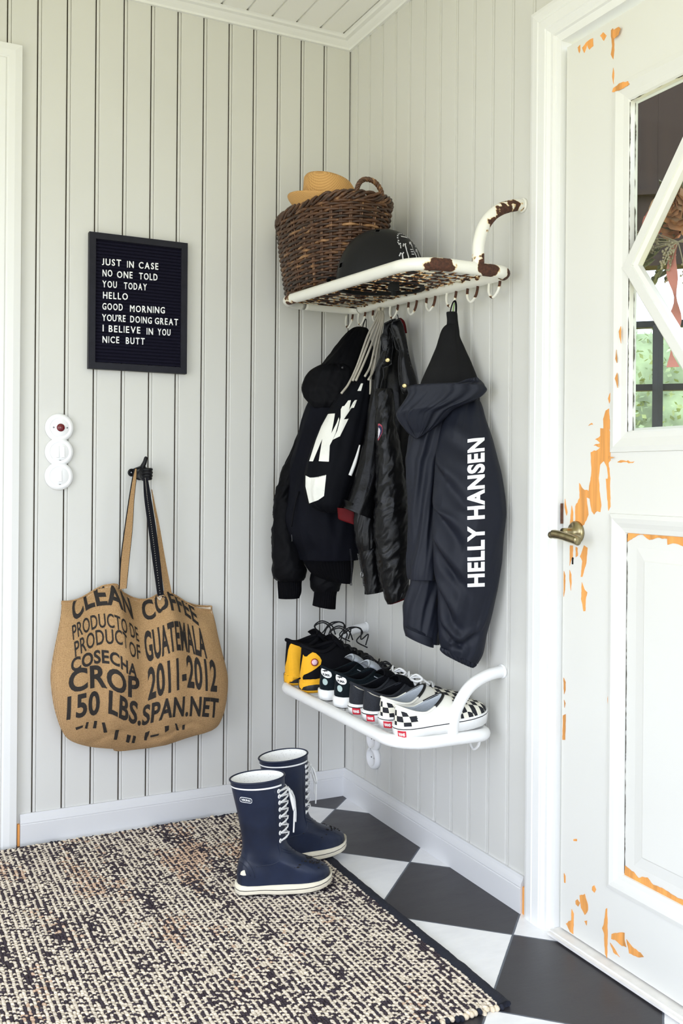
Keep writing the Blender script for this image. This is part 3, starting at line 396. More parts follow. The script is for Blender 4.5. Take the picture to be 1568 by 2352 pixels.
# ---------------- door casing in wall_right
Y0 = -1.003
prof = [(0.0, 0.0), (0.0, 0.017), (0.010, 0.020), (0.030, 0.022), (0.033, 0.020), (0.036, 0.022), (0.058, 0.022), (0.061, 0.0195), (0.064, 0.0195), (0.072, 0.014),
        (0.080, 0.014), (0.082, 0.008), (0.100, 0.006), (0.102, -0.030), (0.092, -0.040), (0.0, -0.030)]
ZT = 2.185; YR = -2.155
def frame_sweep(prof):
    V = []; k = len(prof)
    for y, z, sy, sz in ((Y0, 0, -1, 0), (Y0, ZT, -1, -1), (YR, ZT, 1, -1), (YR, 0, 1, 0)):
        for u, d in prof: V.append((-d, y + sy * u, z + sz * u))
    F = []
    for i in range(3):
        for j in range(k): F.append((i * k + j, (i + 1) * k + j, (i + 1) * k + (j + 1) % k, i * k + (j + 1) % k))
    F += [tuple(reversed(range(k))), tuple(range(3 * k, 4 * k))]
    return V, F
mb = MB(); mb.add(*frame_sweep(prof)); struct(mb.build('trim_6', m_white, None, False))
mb = MB(); mb.box((-0.020, YR + 0.102, -0.001), (0.06, Y0 - 0.102, 0.014)); mb.box((-0.028, YR + 0.102, 0.004), (-0.020, Y0 - 0.102, 0.010))
m_sill = simple('worn_threshold', rgb(238, 235, 230), 0.5, 0.06, 30)
struct(mb.build('trim_7', m_sill, None, False))

# ---------------- the old door: leaf with panes, diamond glazing bars, raised lower panel
DL, DR = -1.112, -2.046; DC = -1.579
GL, GR, GB, GT = -1.318, -1.840, 1.163, 1.871
mb = MB()
XF, XB = 0.004, 0.044
mb.box((XF, -1.271, 0.018), (XB, DL, 2.068)); mb.box((XF, DR, 0.018), (XB, -1.887, 2.068))          # stiles
mb.box((XF, -1.887, 1.920), (XB, -1.271, 2.068)); mb.box((XF, -1.887, 0.988), (XB, -1.271, 1.120)); mb.box((XF, -1.887, 0.018), (XB, -1.271, 0.172))  # rails
def ring_mould(y0, y1, z0, z1, pr):
    """picture-frame moulding round an opening; pr=(inset, x)"""
    V = []; k = len(pr)
    for sy, sz, y, z in ((-1, 1, y1, z0), (-1, -1, y1, z1), (1, -1, y0, z1), (1, 1, y0, z0)):
        for u, x in pr: V.append((x, y + sy * u, z + sz * u))
    F = []
    for i in range(4):
        a = i * k; c2 = ((i + 1) % 4) * k
        for j in range(k - 1): F.append((a + j, c2 + j, c2 + j + 1, a + j + 1))
    return V, F
mb.add(*ring_mould(-1.887, -1.271, 1.120, 1.920, [(0, 0.004), (0.001, -0.001), (0.012, -0.003), (0.020, 0.000), (0.030, 0.004), (0.042, 0.006), (0.046, 0.010), (0.047, 0.022), (0.052, 0.024)]))
mb.add(*ring_mould(-1.887, -1.271, 0.172, 0.988, [(0, 0.004), (0.001, -0.001), (0.010, -0.003), (0.020, 0.000), (0.030, 0.005), (0.040, 0.008), (0.043, 0.016)]))
leaf_door = struct(mb.build('door_1', m_door, None, False))
mb = MB()                                                                                           # raised panel
mb.add(*ring_mould(-1.846, -1.312, 0.213, 0.947, [(0.001, 0.014), (0.002, 0.013), (0.030, 0.0125), (0.055, 0.009), (0.058, 0.007)]))
mb.box((0.007, -1.788, 0.271), (0.02, -1.370, 0.889))
mb.build('panel', m_door, leaf_door, False)
def bar(a, b, w):
    """glazing bar between two (y,z) points: flat face with moulded sides"""
    d = Vector((0, b[0] - a[0], b[1] - a[1])); d.normalize(); s = Vector((0, -d.z, d.y)); V = []
    pr = [(-w, 0.024), (-w, 0.010), (-w * 0.62, 0.004), (-w * 0.55, 0.0), (w * 0.55, 0.0), (w * 0.62, 0.004), (w, 0.010), (w, 0.024)]
    for p in (a, b):
        for u, x in pr: V.append(Vector((x, p[0], p[1])) + s * u)
    k = len(pr)
    return V, [(i, i + 1, k + i + 1, k + i) for i in range(k - 1)]
ZM = (GB + GT) / 2
for i_, (a, b_) in enumerate((((GL, ZM), (DC, GT)), ((DC, GT), (GR, ZM)), ((GR, ZM), (DC, GB)), ((DC, GB), (GL, ZM)))):
    mb = MB(); V, F = bar(a, b_, 0.0185); mb.add([v + Vector((0.0005 * (i_ % 2), 0, 0)) for v in V], F); mb.build('glazing_bar', m_door, leaf_door, False)
for y_, z_ in ((GL, ZM), (DC, GT), (GR, ZM), (DC, GB)):
    mb = MB(); w_ = 0.0165; pr_ = [(y_ + w_ * math.cos(a), z_ + w_ * math.sin(a)) for a in (0, math.pi / 2, math.pi, 1.5 * math.pi)]
    mb.add([(0.0010, y, z) for y, z in pr_] + [(0.0215, y, z) for y, z in pr_], [(0, 1, 2, 3)] + [(i, (i + 1) % 4, 4 + (i + 1) % 4, 4 + i) for i in range(4)]); mb.build('bar_joint', m_door, leaf_door, False)
mt, n, b = new_mat('old_window_glass'); n.nodes.remove(b)
tr_ = N(n, 'ShaderNodeBsdfTransparent'); gl = N(n, 'ShaderNodeBsdfGlossy'); mx = N(n, 'ShaderNodeMixShader'); lw = N(n, 'ShaderNodeLayerWeight'); fr = N(n, 'ShaderNodeMath', operation='MULTIPLY_ADD'); pw = N(n, 'ShaderNodeMath', operation='POWER')
n.links.new(lw.outputs['Facing'], pw.inputs[0]); pw.inputs[1].default_value = 5.0; n.links.new(pw.outputs[0], fr.inputs[0]); fr.inputs[1].default_value = 0.6; fr.inputs[2].default_value = 0.015; gl.inputs['Roughness'].default_value = 0.04; tr_.inputs[0].default_value = (0.93, 0.95, 0.93, 1)
n.links.new(fr.outputs[0], mx.inputs[0]); n.links.new(tr_.outputs[0], mx.inputs[1]); n.links.new(gl.outputs[0], mx.inputs[2])
n.links.new(mx.outputs[0], [x for x in n.nodes if x.type == 'OUTPUT_MATERIAL'][0].inputs[0])
m_glass = mt
mb = MB(); mb.box((0.021, GR - 0.006, GB - 0.006), (0.0235, GL + 0.006, GT + 0.006)); mb.build('window_pane', m_glass, leaf_door, False)
# flaking edge line and cracks beside the glass, and putty
m_flake = simple('cracked_putty', rgb(66, 60, 46), 0.8, 0.5, 120, 0.4, 0.001, (1, 1, 0.3))
rd = random.Random(4)
mb = MB()
def crack(y, z0, z1, x, w=0.0022, dens=0.75, horiz=False):
    nn = int((z1 - z0) / 0.0035); sd = rd.uniform(0, 50); V = []
    for i in range(nn + 1):
        z = z0 + (z1 - z0) * i / nn; g_ = fbm(i * 0.11, sd, 0.3, 3) + (dens - 0.62) * 1.3; ww = w * max(0.0, min(1.0, 0.35 + 1.1 * g_)) * (0.6 + 0.4 * rd.random()); o = 0.0010 * fbm(i * 0.25, sd + 9, 1.2, 2)
        for s_ in (-1, 1): V.append((x - 0.0007, z, y + o + s_ * ww) if horiz else (x - 0.0007, y + o + s_ * ww, z))
    mb.add(V, [(2 * i, 2 * i + 1, 2 * i + 3, 2 * i + 2) for i in range(nn)])
crack(-1.3155, GB, GT, 0.0088, 0.0030, 0.85); crack(-1.318, GB, GT, 0.0218, 0.0034, 0.7)
crack(1.873, -1.84, -1.318, 0.0088, 0.0015, 0.6, True); crack(1.161, -1.84, -1.318, 0.0098, 0.0012, 0.5, True)
crack(-1.3125, 0.216, 0.945, 0.0125, 0.0026, 0.95); crack(-1.2712, 0.35, 0.8, 0.0035, 0.0006, 0.35)
mb.build('paint_crack', m_flake, leaf_door, False)
# bare wood where the paint has flaked
for i_, P in enumerate(PEEL):
    cy = sum(p[0] for p in P) / len(P) / 1000; cz = sum(p[1] for p in P) / len(P) / 1000
    x = 0.0034
    if cy < -1.275 and 0.15 < cz < 1.0: x = 0.0118
    elif -1.318 < cy < -1.273 and cz > 1.1: x = -0.0032
    x -= 0.00002 * i_
    Q_ = []
    for a_, c_ in zip(P, P[1:] + P[:1]):
        ln_ = math.hypot(c_[0] - a_[0], c_[1] - a_[1]); m_ = max(1, min(8, int(ln_ / 6)))
        for q in range(m_): Q_.append((a_[0] + (c_[0] - a_[0]) * q / m_ + (rd.uniform(-0.7, 0.7) if q else 0), a_[1] + (c_[1] - a_[1]) * q / m_ + (rd.uniform(-1.8, 1.8) if q else 0)))
    V = [(x, p[0] / 1000, p[1] / 1000) for p in Q_]; k = len(V)
    V += [(x + 0.0012, p[1], p[2]) for p in V]
    F = [tuple(range(k))] + [(i, (i + 1) % k, k + (i + 1) % k, k + i) for i in range(k)]
    mk('bare_wood_patch', V, F, m_wood, leaf_door, False)
# handle
m_brass = simple('worn_brass', rgb(158, 146, 112), 0.28, 0.3, 50, 0.1, 0.0005, None, 1.0)
mb = MB(); mb.disc((0.003, -1.160, 0.940), (-1, 0, 0), [(0.026, 0), (0.026, 0.004), (0.022, 0.009), (0.012, 0.012), (0.0105, 0.03), (0.0105, 0.040)], 32)
hr = mb.build('door_handle', m_brass, leaf_door)
mb = MB(); pts = [(-0.049, -1.135, 0.934), (-0.049, -1.150, 0.936), (-0.049, -1.18, 0.933), (-0.049, -1.205, 0.929), (-0.049, -1.222, 0.926), (-0.049, -1.225, 0.9255)]
mb.tube(spline(pts, 6), [(0.0085, 0.0085)] * 4 + [(0.0095, 0.0115)] * 27, 16); mb.sphere((-0.049, -1.135, 0.934), 0.0085, 14, 8)
mb.build('lever', m_brass, hr)
for dz in (0.017, -0.017): MB().disc((-0.0015, -1.160, 0.940 + dz), (-1, 0, 0), [(0.003, 0), (0.003, 0.0035), (0.0, 0.0045)], 12).build('screw', m_brass, hr)
mb = MB(); mb.box((0.0025, -1.1485, 0.866), (0.004, -1.1445, 0.880)); mb.sphere((0.0035, -1.1465, 0.879), (0.001, 0.0035, 0.0035), 10, 6); mb.build('keyhole', m_dark, leaf_door, False)
mb = MB(); mb.box((-0.002, -1.1115, 0.958), (0.012, -1.1085, 1.005)); mb.build('latch_plate', simple('rusty_plate', rgb(96, 62, 44), 0.7, 0.3, 80), leaf_door, False)

# ---------------- outside the glass: porch gable, trellis, hedge, dried wreath
m_brown = simple('dark_brown_boards', rgb(46, 29, 18), 0.8, 0.25, 12, 0.2, 0.002, (1, 1, 0.1))
mb = MB(); d = Vector((0.74, -0.67, 0)); o0 = Vector((1.75, -0.25, 0)); nrm = Vector((0.67, 0.74, 0))
for i in range(-9, 9):
    a = o0 + d * (i * 0.11); b2 = a + d * 0.1095
    q_ = [a, b2, b2 + nrm * 0.02, a + nrm * 0.02]
    mb.add([(p.x, p.y, 1.96) for p in q_] + [(p.x, p.y, 3.1) for p in q_], [(0, 1, 5, 4), (1, 2, 6, 5), (2, 3, 7, 6), (3, 0, 4, 7), (0, 3, 2, 1), (4, 5, 6, 7)])
a = o0 + d * -1.0 - nrm * 0.03; b2 = o0 + d * 1.0 - nrm * 0.03
for z0, z1, w in ((1.93, 1.975, 0.09), (2.22, 2.24, 0.028)):
    q_ = [a, b2, b2 + nrm * w, a + nrm * w]
    mb.add([(p.x, p.y, z0) for p in q_] + [(p.x, p.y, z1) for p in q_], [(0, 1, 5, 4), (1, 2, 6, 5), (2, 3, 7, 6), (3, 0, 4, 7), (0, 3, 2, 1), (4, 5, 6, 7)])
tag(mb.build('porch_gable', m_brown, None, False), 'dark brown boarded porch gable seen high up through the door glass', 'porch')
m_iron = simple('black_iron', rgb(24, 24, 26), 0.6)
tr = thing('garden_trellis', 'black garden trellis of thin bars seen through the door glass against green hedge', 'trellis', (2.5, 1.16, 0.0))
for z in (1.94, 1.585):
    MB().box((1.7, 1.75, z - 0.02), (1.74, 1.79, z + 0.02)).add([(1.9, 1.75, z - 0.018), (1.94, 1.79, z - 0.018), (3.3, 0.45, z - 0.018), (3.26, 0.41, z - 0.018), (1.9, 1.75, z + 0.018), (1.94, 1.79, z + 0.018), (3.3, 0.45, z + 0.018), (3.26, 0.41, z + 0.018)], [(0, 3, 2, 1), (4, 5, 6, 7), (0, 1, 5, 4), (1, 2, 6, 5), (2, 3, 7, 6), (3, 0, 4, 7)]).build('rail', m_iron, tr, False)
for x, y in ((1.93, 1.76), (2.5, 1.13), (3.05, 0.66)): MB().box((x - 0.02, y - 0.02, 0), (x + 0.02, y + 0.02, 2.05 if x != 2.5 else 1.93)).build('post', m_iron, tr, False)
m_hedge = simple('hedge_leaves', rgb(160, 176, 132), 0.7, 0.45, 3.0)
hg = []; hf = []; rh = np.random.default_rng(5)
nL = 20000
ctr = np.stack([rh.uniform(-4.2, 4.2, nL), rh.uniform(0, 0.9, nL), rh.uniform(0, 2.75, nL)], 1)
for cxl, cyl, czl in ctr:
    p = Vector((6.2, 4.9, 0)) + d * cxl + nrm * cyl + Vector((0, 0, czl)); u = Vector(rh.normal(size=3)).normalized() * 0.040; v = Vector(rh.normal(size=3)).normalized() * 0.026
    k = len(hg); hg += [p - u, p + v, p + u, p - v]; hf.append((k, k + 1, k + 2, k + 3))
mb = MB(); mb.add(hg, hf)
q_ = [Vector((6.2, 4.9, 0)) + d * s_ + nrm * w for s_, w in ((-4.2, 0.3), (4.2, 0.3), (4.2, 0.9), (-4.2, 0.9))]
mb.add([(p.x, p.y, 0) for p in q_] + [(p.x, p.y, 2.7) for p in q_], [(0, 1, 5, 4), (1, 2, 6, 5), (2, 3, 7, 6), (3, 0, 4, 7), (4, 5, 6, 7)])
tag(mb.build('hedge', m_hedge, None, True), 'tall pale green hedge far beyond the door glass', 'hedge')
# wreath of dried roses
wr = thing('dried_flower_wreath', 'wreath of dried pink roses and grey leaves hung outside the door glass', 'wreath', (0.10, -1.44, 1.60))
rw = random.Random(11)
m_pet = [simple('dried_rose_petal', c_, 0.8, 0.25, 30, 0.2, 0.001) for c_ in (rgb(196, 120, 108), rgb(206, 150, 112), rgb(188, 150, 120))]
m_lf = simple('dried_leaf', rgb(110, 112, 84), 0.8, 0.35, 40)
m_sprig = simple('dried_sprig', rgb(176, 164, 142), 0.9)
def sheetleaf(mbx, p, u, v, nn, cup=0.3):
    V = []
    for i in range(5):
        for j in range(5):
            a = (i / 4 - 0.5) * 2; c_ = (j / 4 - 0.5) * 2; r_ = 1 - 0.35 * a * a * c_ * c_
            V.append(p + u * (a * r_) + v * (c_ * r_) + nn * (cup * (a * a + c_ * c_) * u.length))
    mbx.add(V, [(i * 5 + j, i * 5 + j + 1, i * 5 + j + 6, i * 5 + j + 5) for i in range(4) for j in range(4)])
for k in range(15):
    t_ = rw.uniform(0, 2 * math.pi); rr = rw.uniform(0.03, 0.125)
    c0 = Vector((0.085 + rw.uniform(-0.02, 0.04), -1.392 + rr * math.cos(t_) * 0.9, 1.608 + rr * math.sin(t_) * 0.95)); mb = MB()
    ax_ = Vector((-1, rw.uniform(-1, 0.6), rw.uniform(-0.6, 0.6))).normalized(); u0 = ax_.orthogonal().normalized(); v0 = ax_.cross(u0)
    for lay in range(3):
        for i in range(5):
            an = 2 * math.pi * i / 5 + lay * 0.6; rad = u0 * math.cos(an) + v0 * math.sin(an); side = ax_.cross(rad)
            s_ = 0.021 - lay * 0.004
            sheetleaf(mb, c0 + rad * (0.017 - lay * 0.005) + ax_ * lay * 0.006, (rad * 0.5 + ax_ * (0.4 + lay * 0.3)).normalized() * s_, side * s_, rad, 0.25)
    mb.build('rose', m_pet[k % 3], wr)
for k in range(34):
    t_ = rw.uniform(0, 2 * math.pi); rr = rw.uniform(0.06, 0.15)
    p = Vector((0.09 + rw.uniform(-0.02, 0.05), -1.395 + rr * math.cos(t_), 1.585 + rr * math.sin(t_) * 1.0)); u = Vector((rw.uniform(-.6, .2), math.cos(t_), math.sin(t_))).normalized() * 0.028
    mb = MB(); sheetleaf(mb, p, u, u.orthogonal().normalized() * 0.013, Vector((-1, 0, 0)), 0.3); mb.build('leaf', m_lf, wr)
for k in range(18):
    t_ = rw.uniform(2.4, 5.6) - math.pi * 0.0; p0 = Vector((0.08, -1.385, 1.565)); dr = Vector((rw.uniform(-.25, .1), -math.cos(t_) * 0.9, -abs(math.sin(t_)) * 0.6 + rw.uniform(-.2, .5)))
    pts = [p0, p0 + dr * 0.07 + Vector((0, 0, 0.01)), p0 + dr * 0.15]
    mb = MB(); sp_ = spline(pts, 5); mb.tube(sp_, 0.0012, 6)
    for pp in sp_[5:]:
        for _ in range(4): mb.sphere(pp + Vector((rw.uniform(-.007, .007), rw.uniform(-.007, .007), rw.uniform(-.007, .007))), 0.0026, 6, 4)
    mb.build('sprig', m_sprig, wr)
V = []; F = []
for i in range(22):
    z = 1.565 - i * 0.0125; sway = 0.006 * math.sin(i * 0.45); w = 0.008 + 0.005 * math.sin(i * 0.62)
    V += [(0.085 + 0.006 * math.sin(i * .8), -1.365 + sway + w, z), (0.092 - 0.006 * math.sin(i * .8), -1.365 + sway - w, z)]
F = [(2 * i, 2 * i + 1, 2 * i + 3, 2 * i + 2) for i in range(21)]
mk('ribbon', V, F, simple('pink_ribbon', rgb(216, 140, 132), 0.6), wr)
# ------------------------------------------------------------------ wall racks (tube frame, wire mesh, hooks)
mt, n, b = new_mat('rusty_enamel')
at_ = N(n, 'ShaderNodeAttribute', attribute_name='rust')
f1 = noise_tex(n, 55, 6); f2 = noise_tex(n, 160, 4)
thr = mth
def add_(n, a, b_, op='ADD'):
    x = N(n, 'ShaderNodeMath', operation=op)
    for i, v in enumerate((a, b_)):
        if hasattr(v, 'links'): n.links.new(v, x.inputs[i])
        else: x.inputs[i].default_value = v
    return x.outputs[0]
k_ = add_(n, at_.outputs['Fac'], add_(n, f1, 0.9, 'MULTIPLY'))
mask = ramp(n, k_, [(0.86, (0, 0, 0)), (0.90, (1, 1, 1))])
edge_ = ramp(n, k_, [(0.76, (0, 0, 0)), (0.87, (1, 1, 1))])
paint = mixc(n, edge_, rgb(238, 236, 226), rgb(226, 196, 140))
rustc = ramp(n, f2, [(0.3, rgb(52, 32, 24)), (0.7, rgb(92, 54, 36))])
n.links.new(mixc(n, mask, paint, rustc), b.inputs['Base Color'])
n.links.new(ramp(n, mask, [(0, (0.3,) * 3), (1, (0.85,) * 3)]), b.inputs['Roughness'])
bump(n, b, mask, -0.6, 0.0012)
m_enamel = mt
m_enw = simple('white_enamel', rgb(246, 246, 244), 0.28, 0.02, 20)
mt, n, b = new_mat('rusty_wire')
f1 = noise_tex(n, 38, 5)
n.links.new(ramp(n, f1, [(0.44, rgb(48, 28, 20)), (0.50, rgb(96, 56, 34)), (0.53, rgb(214, 160, 84)), (0.56, rgb(226, 218, 200))]), b.inputs['Base Color']); b.inputs['Roughness'].default_value = 0.75
m_rwire = mt

def rust_attr(o, spots):
    w = wloc(o); me = o.data; at = me.attributes.new('rust', 'FLOAT', 'POINT'); vals = []
    for v in me.vertices:
        p = v.co + w; r_ = 0.0
        for (x, y, z, rad, s_) in spots:
            dd = (p - Vector((x, y, z))).length / rad
            dd += 0.45 * fbm(p.x * 60, p.y * 60, p.z * 60)
            if dd < 1.6: r_ = max(r_, min(s_, (1.35 - dd) * 1.3 * s_))
        vals.append(max(0.0, r_))
    at.data.foreach_set('value', vals)
def rack(name, label, y0, y1, xf, xb, zf, mats, arm_pts, hooks, hook_mat, wire_mat, spots, pitch=0.036):
    """y0 far end, y1 near end; zf(y) height of the frame"""
    t = thing(name, label, 'rack', (xb, (y0 + y1) / 2, zf((y0 + y1) / 2)))
    r_ = 0.085; pts = []
    def arc(cx, cy, a0, a1):
        for i in range(9):
            a = math.radians(a0 + (a1 - a0) * i / 8); pts.append((cx + r_ * math.cos(a), cy + r_ * math.sin(a)))
    def line(a, b_, m_):
        for i in range(m_): pts.append((a[0] + (b_[0] - a[0]) * i / m_, a[1] + (b_[1] - a[1]) * i / m_))
    line((xf, y1 + r_), (xf, y0 - r_), 60); arc(xf + r_, y0 - r_, 180, 90)
    line((xf + r_, y0), (xb - r_ * .5, y0), 14)
    r0 = r_; r_ = 0.035; arc(xb - r_, y0 - r_, 90, 0); line((xb, y0 - r_), (xb, y1 + r_), 70); arc(xb - r_, y1 + r_, 0, -90); r_ = r0
    line((xb - .035, y1), (xf + r_, y1), 18); arc(xf + r_, y1 + r_, -90, -180)
    P = [(x, y, zf(y)) for x, y in pts]
    fr = MB().tube(P, 0.0155, 16, closed=True).build('frame', mats, t); rust_attr(fr, spots)
    mb = MB(); x = xf + 0.024
    while x < xb - 0.01:
        mb.tube([(x, y0 - 0.012, zf(y0) + 0.004), (x, (y0 + y1) / 2, zf((y0 + y1) / 2) + 0.003), (x, y1 + 0.012, zf(y1) + 0.004)], 0.0018, 6); x += pitch
    y = y0 - 0.035
    while y > y1 + 0.02:
        mb.tube([(xf + 0.008, y, zf(y) + 0.001), (xb - 0.008, y, zf(y) + 0.001)], 0.0018, 6); y -= pitch * 1.12
    mb.build('wire_mesh', wire_mat, t)
    for ap in arm_pts:
        a = MB().tube(spline(ap, 10), 0.0150, 16).build('arm', mats, t); rust_attr(a, spots)
        e = Vector(ap[-1]); MB().disc((e.x + 0.002, e.y, e.z), (-1, 0, 0), [(0.018, 0), (0.018, 0.004), (0.0158, 0.006)], 20).build('wall_flange', mats, a)
    for hy in hooks:
        z = zf(hy) - 0.010; w = 0.023; q_ = [(xb, hy + w, z), (xb - .002, hy + w, z - 0.016), (xb - .004, hy + w * 0.75, z - 0.032), (xb - .005, hy, z - 0.043), (xb - .004, hy - w * 0.75, z - 0.032), (xb - .002, hy - w, z - 0.016), (xb, hy - w, z)]
        h = MB().tube(spline(q_, 5), 0.0036, 10).build('hook', hook_mat, t)
        if hook_mat is m_enamel: rust_attr(h, [(xb, hy - w, z - .01, 0.014, 0.7), (xb - .004, hy + w * .3, z - 0.045, 0.010, 0.6)] if int(abs(hy) * 1000) % 2 else [(xb, hy + w, z - .01, 0.012, 0.75), (xb, hy - w, z - 0.02, 0.02, 0.7)])
    return t
zu = lambda y: 1.604 + 0.043 * (y + 0.1)
AH = [(-0.133, -0.955, 1.574), (-0.132, -0.955, 1.626), (-0.119, -0.955, 1.669), (-0.094, -0.955, 1.702), (-0.062, -0.955, 1.723), (-0.023, -0.955, 1.736), (-0.002, -0.955, 1.738)]
sp_u = [(-0.262, -0.968, 1.556, 0.030, 0.85), (-0.235, -0.972, 1.556, 0.028, 0.85), (-0.128, -0.972, 1.570, 0.018, 0.85), (-0.105, -0.970, 1.560, 0.024, 0.85), (-0.03, -0.955, 1.556, 0.030, 0.9),
        (-0.305, -0.215, 1.598, 0.022, 0.8), (-0.305, -0.25, 1.585, 0.012, 0.7), (-0.29, -0.13, 1.596, 0.022, 0.7), (-0.075, -0.958, 1.705, 0.020, 0.75), (-0.055, -0.958, 1.720, 0.022, 0.75), (-0.03, -0.958, 1.728, 0.018, 0.7),
        (-0.103, -0.958, 1.68, 0.018, 0.7), (-0.116, -0.958, 1.660, 0.012, 0.6), (-0.132, -0.955, 1.590, 0.016, 0.8), (-0.008, -0.957, 1.733, 0.014, 0.8)] + [(-0.052, y, zu(y) + 0.012, 0.016, 0.62) for y in np.arange(-0.9, -0.2, 0.062)]
rack('hat_rack', 'rusty white tubular hat rack with hooks mounted high above the jackets', -0.125, -0.955, -0.305, -0.040, zu, m_enamel,
     [AH, [(p[0], -0.135, p[2] + 0.036) for p in AH]], [-0.085, -0.173, -0.272, -0.381, -0.490, -0.590, -0.695, -0.796, -0.893], m_enamel, m_rwire, sp_u)
zl = lambda y: 0.419
AL = [(-0.152, -0.885, 0.425), (-0.146, -0.885, 0.47), (-0.127, -0.885, 0.511), (-0.095, -0.885, 0.546), (-0.049, -0.885, 0.566), (-0.002, -0.885, 0.573)]
rack('shoe_rack', 'clean white tubular rack low on the wall carrying four pairs of shoes', -0.130, -0.890, -0.300, -0.042, zl, m_enw,
     [AL, [(p[0], -0.145, p[2] + 0.008) for p in AL]], [-0.826, -0.726, -0.626, -0.526, -0.426, -0.326, -0.226], m_enw, m_enw, [], 0.036)

# ------------------------------------------------------------------ wicker log basket
mt, n, b = new_mat('brown_willow')
oi = N(n, 'ShaderNodeAttribute', attribute_name='tone'); f1 = noise_tex(n, 45, 5, (1, 1, 2.5))
k_ = add_(n, add_(n, oi.outputs['Fac'], 0.75, 'MULTIPLY'), add_(n, f1, 0.6, 'MULTIPLY'))
n.links.new(ramp(n, k_, [(0.32, rgb(22, 14, 10)), (0.60, rgb(54, 34, 22)), (0.86, rgb(92, 60, 37)), (1.0, rgb(164, 124, 84))]), b.inputs['Base Color'])
b.inputs['Roughness'].default_value = 0.48; bump(n, b, f1, 0.3, 0.001); m_willow = mt
def tone_attr(o, vals):
    at = o.data.attributes.new('tone', 'FLOAT', 'POINT'); at.data.foreach_set('value', vals)
BC = Vector((-0.190, -0.258, 0)); BZ0, BZ1 = 1.612, 1.862
bk = thing('wicker_basket', 'tall dark brown wicker log basket with rope handle on the hat rack', 'basket', (BC.x, BC.y, BZ0))
def bell(t, th, off=0.0):
    """oval wall point: t 0 bottom .. 1 rim"""
    s_ = 0.80 + 0.20 * min(1, t * 1.15) ** 0.8
    a, b_ = 0.130 * s_ + off, 0.240 * s_ + off; c_, s2 = math.cos(th), math.sin(th); e = 0.80
    return Vector((BC.x + a * math.copysign(abs(c_) ** e, c_), BC.y + b_ * math.copysign(abs(s2) ** e, s2), BZ0 + (BZ1 - BZ0) * t))
rb = random.Random(3); mb = MB(); tn = []
NS = 30; rows = 32
for r_ in range(rows):
    t = 0.03 + 0.90 * r_ / (rows - 1); pts = []; m_ = NS * 6; ph = r_ % 2
    for i in range(m_):
        th = 2 * math.pi * i / m_; wv = math.cos(th * NS / 2 + math.pi * ph)
        pts.append(bell(t + 0.005 * fbm(math.cos(th) * 2, math.sin(th) * 2, r_ * 3.1) + 0.004 * math.sin(th * 2 + r_ * .2), th, 0.0040 * wv + 0.0006 * rb.random()))
    k0 = len(mb.V); mb.tube(pts, 0.0040 + 0.0006 * rb.random(), 7, closed=True)
    base = rb.random()
    for i in range(m_):
        v_ = 0.52 + 0.5 * (base - 0.5) + 0.30 * fbm(i * 0.10, r_ * 5.7, 1.0); tn += [v_] * 7
for i in range(NS):
    th = 2 * math.pi * (i + 0.0) / NS
    for d_ in (-0.016, 0.016):
        mb.tube([bell(t, th + d_, 0.0) for t in np.linspace(0, 0.97, 8)], 0.0032, 6); tn += [0.55 + 0.3 * rb.random()] * 48
k0 = len(mb.V); ring = [bell(0.0, 2 * math.pi * i / 40, -0.004) for i in range(40)]; mb.add(ring + [Vector((BC.x, BC.y, BZ0))], [(i, (i + 1) % 40, 40) for i in range(40)]); tn += [0.3] * 41
o = mb.build('basket_body', m_willow, bk); tone_attr(o, tn)
mb = MB(); tn = []
for r_ in range(7):
    pts = [bell(0.955 + 0.035 * math.sin(2 * math.pi * i / 160 * 13 + r_ * 0.9) + 0.02 * (r_ % 2), 2 * math.pi * i / 160, 0.003 + 0.005 * math.cos(2 * math.pi * i / 160 * 13 + r_ * 0.9)) for i in range(160)]
    mb.tube(pts, 0.0042, 7, closed=True)
    for i in range(160): tn += [0.55 + 0.5 * fbm(i * .1, r_ * 4.0, 2.0)] * 7
o = mb.build('rim', m_willow, bk); tone_attr(o, tn)
for sy in (-1, 1):
    mb = MB(); tn = []
    base = [bell(0.93, sy * math.pi / 2 + 0.24, 0.004), bell(1.05, sy * math.pi / 2 + 0.22, 0.002), bell(1.145, sy * math.pi / 2 + 0.10, -.006), bell(1.15, sy * math.pi / 2 - 0.06, -.006), bell(1.06, sy * math.pi / 2 - 0.19, 0.002), bell(0.93, sy * math.pi / 2 - 0.21, 0.004)]
    S_ = spline(base, 14)
    for s_ in range(3):
        pts = []
        for i, p in enumerate(S_):
            a = i * 0.55 + s_ * 2.094; d_ = (S_[min(i + 1, len(S_) - 1)] - S_[max(i - 1, 0)]).normalized(); u_ = d_.cross(Vector((0, 1, 0))).normalized(); v_ = d_.cross(u_)
            pts.append(p + (u_ * math.cos(a) + v_ * math.sin(a)) * 0.0040)
        mb.tube(pts, 0.0038, 7); tn += [0.62 + 0.2 * rb.random()] * (7 * len(pts))
    o = mb.build('handle', m_willow, bk); tone_attr(o, tn)
m_blackcloth = simple('black_cloth', rgb(14, 14, 17), 0.85, 0.2, 60, 0.3, 0.002, spec=0.1)
mb = MB()
def lump(c, r, amp, nu=40, nv=24, sc=9):
    V = []; F = []
    for j in range(nv + 1):
        for i in range(nu):
            p = math.pi * j / nv; a = 2 * math.pi * i / nu; d_ = Vector((math.sin(p) * math.cos(a), math.sin(p) * math.sin(a), math.cos(p)))
            q_ = Vector((d_.x * r[0], d_.y * r[1], d_.z * r[2])); V.append(Vector(c) + q_ * (1 + amp * fbm(*(Vector(c) * 3 + q_ * sc))))
    return V, grid_faces(nv + 1, nu)
